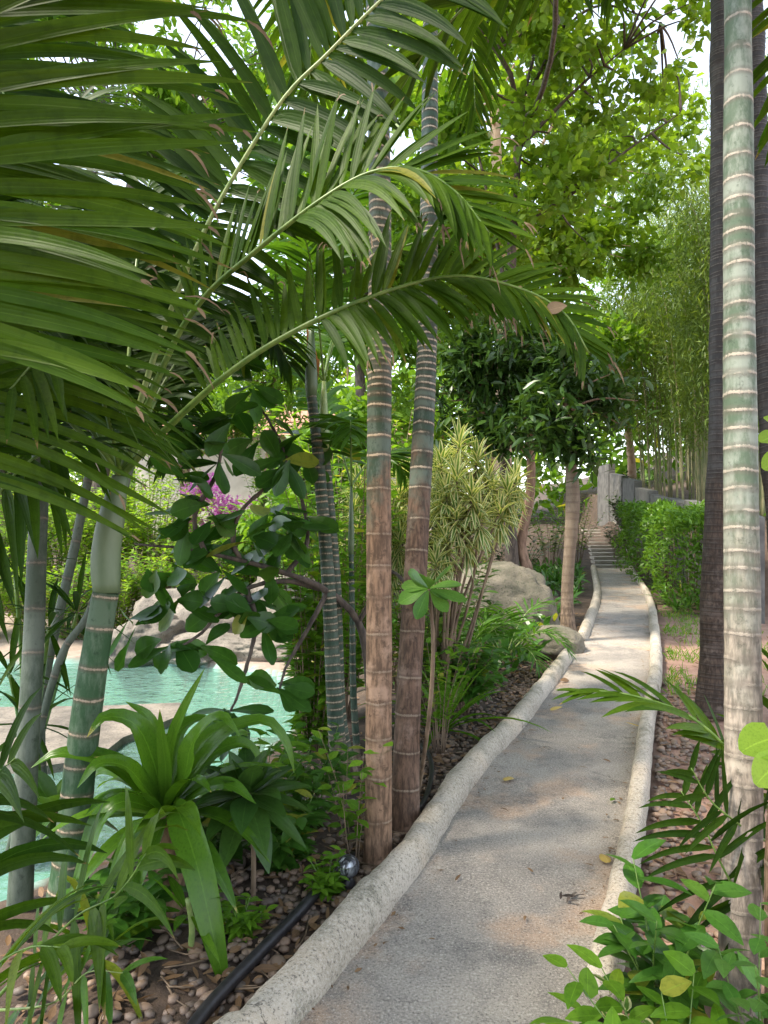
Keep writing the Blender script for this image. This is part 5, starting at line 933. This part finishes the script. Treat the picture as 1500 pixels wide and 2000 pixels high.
# cream house beyond the trees
p = thing('house', A(-2.0, 24, 0), 'cream-walled house glimpsed beyond the pool between the leaves', 'house')
hx0, hx1 = -8.4, 1.6; hy = 24.0; mb = MB(); mb.box(((hx0+hx1)/2, hy+3, 1.85), (hx1-hx0, 6, 4.9)); mb.build('wall', M['render'], p, smooth=False)
mb = MB(); mb.raw([[hx0-.5, hy-.5, 4.1], [hx1+.5, hy-.5, 4.1], [hx1+.5, hy+6.5, 4.1], [hx0-.5, hy+6.5, 4.1], [hx0+2.5, hy+3, 5.4], [hx1-2.5, hy+3, 5.4]], [[0, 1, 5, 4], [1, 2, 5, 1], [2, 3, 4, 5], [3, 0, 4, 3], [3, 2, 1, 0]]); mb.build('roof', M['rooftile'], p, smooth=False)

# bamboo on the slope
def bamboo(label, cx, cy, n, h, spread, lean, seed, nleaf):
    rg = rngf(seed); base = A(cx, cy, hz(cx, cy)); p = thing('bamboo_clump', base, label, 'bamboo'); lm = MB()
    for k in range(n):
        a, r = rg.random()*6.3, spread*rg.random()**.5; x, y = cx+math.cos(a)*r, cy+math.sin(a)*r*.8; z = hz(x, y)-.05; hh = h*rg.uniform(.65, 1.1); ln = np.array(lean)+A(math.cos(a), math.sin(a), 0)*.16
        c = catmull([A(x, y, z), A(x, y, z)+A(0, 0, hh*.4)+ln*hh*.10, A(x, y, z)+A(0, 0, hh*.78)+ln*hh*.4, A(x, y, z)+A(0, 0, hh*.92)+ln*hh*.85], 22)
        mb = MB(); mb.tube(c, np.linspace(.034, .007, 22)*rg.uniform(.6, 1.15), 7, rnd=rg.random()); mb.build('culm', M['culm'], p)
        m_ = nleaf; nd = max(10, m_//16); f = .28+.72*rg.random(nd)**.8; q = np.stack([np.interp(f, np.linspace(0, 1, 22), c[:, i]) for i in range(3)], 1); q = q+rg.normal(0, .42, (nd, 3))*A(1, 1, .6); m2 = nd*16
        b = np.repeat(q, 16, 0)+rg.normal(0, .17, (m2, 3)); lm.leaves(b, rg.normal(0, .7, (m2, 3))+A(0, 0, -.35), A(0, 0, 1)+rg.normal(0, .5, (m2, 3)), .12+.10*rg.random(m2), .022+.012*rg.random(m2), .5, 2, 'lance', .2, rg, True, np.clip(np.repeat(rg.random(nd), 16)*.7+.3*rg.random(m2), 0, 1))
    lm.build('foliage', M['bamboo'], p); return p
bamboo('fine-leaved bamboo clump above the left part of the grey wall', 8.7, 21.0, 26, 9.6, 1.3, (-.12, -.05, 0), 401, 1250)
bamboo('dense bamboo clump above the middle of the hedge', 8.6, 18.0, 26, 9.6, 1.2, (-.05, -.05, 0), 402, 1250)
bamboo('bamboo clump with many bare brown culms left of the dark trunk', 8.2, 15.4, 26, 9, 1.0, (-.02, .0, 0), 403, 1100)
bamboo('bamboo clump behind the pale ringed palm at the right edge', 8.3, 13.0, 20, 10, 1.0, (.05, 0, 0), 404, 1100)
bamboo('tallest bamboo clump far up the slope', 11.5, 24.0, 22, 13, 1.5, (-.05, 0, 0), 405, 1000)
bamboo('bamboo clump at the back right corner of the slope', 12.0, 18.0, 22, 12.5, 1.5, (0, 0, 0), 406, 900)
# far wood
rg = rngf(500); mb = MB(); n = 26000; th = rg.uniform(-.85, .75, n); rr = rg.uniform(31, 44, n); x, y = np.sin(th)*rr, np.cos(th)*rr
top = 5.5+2.2*np.array([mnoise.noise((a*.13, b*.13, 2)) for a, b in zip(x, y)])+3.0*np.exp(-((th-.1)/.22)**2)+1.5*np.exp(-((th-.42)/.12)**2)
z = height(x, y)+top*rg.random(n)**.75
mb.leaves(np.stack([x, y, z], 1), rg.normal(0, .7, (n, 3)), A(0, 0, 1)+rg.normal(0, .5, (n, 3)), .5+.3*rg.random(n), .22+.12*rg.random(n), .4, 2, 'ovate', .2, rg, True); tag(mb.build('far_wood', M['mid']), kind='stuff')
# ground cover plants in the left bed further on
mb = MB(); rg = rngf(510); n = 5200; y = rg.uniform(6.2, 19, n); x = xl(y)-.35-rg.random(n)**1.2*3.6; k = (poly_sd(x, y, POOL) > .25); x, y = x[k], y[k]; k = np.array([mnoise.noise((a*.9, b*.9, 7)) > -.05 for a, b in zip(x, y)]); x, y = x[k], y[k]; n = len(x)
mb.leaves(np.stack([x, y, height(x, y)+.25*rg.random(n)], 1), rg.normal(0, .7, (n, 3))+A(0, 0, .6), A(0, 0, 1)+rg.normal(0, .4, (n, 3)), .16+.14*rg.random(n), .04+.03*rg.random(n), .7, 3, 'lance', .2, rg, True); tag(mb.build('undergrowth', M['ground_cover']), kind='stuff')
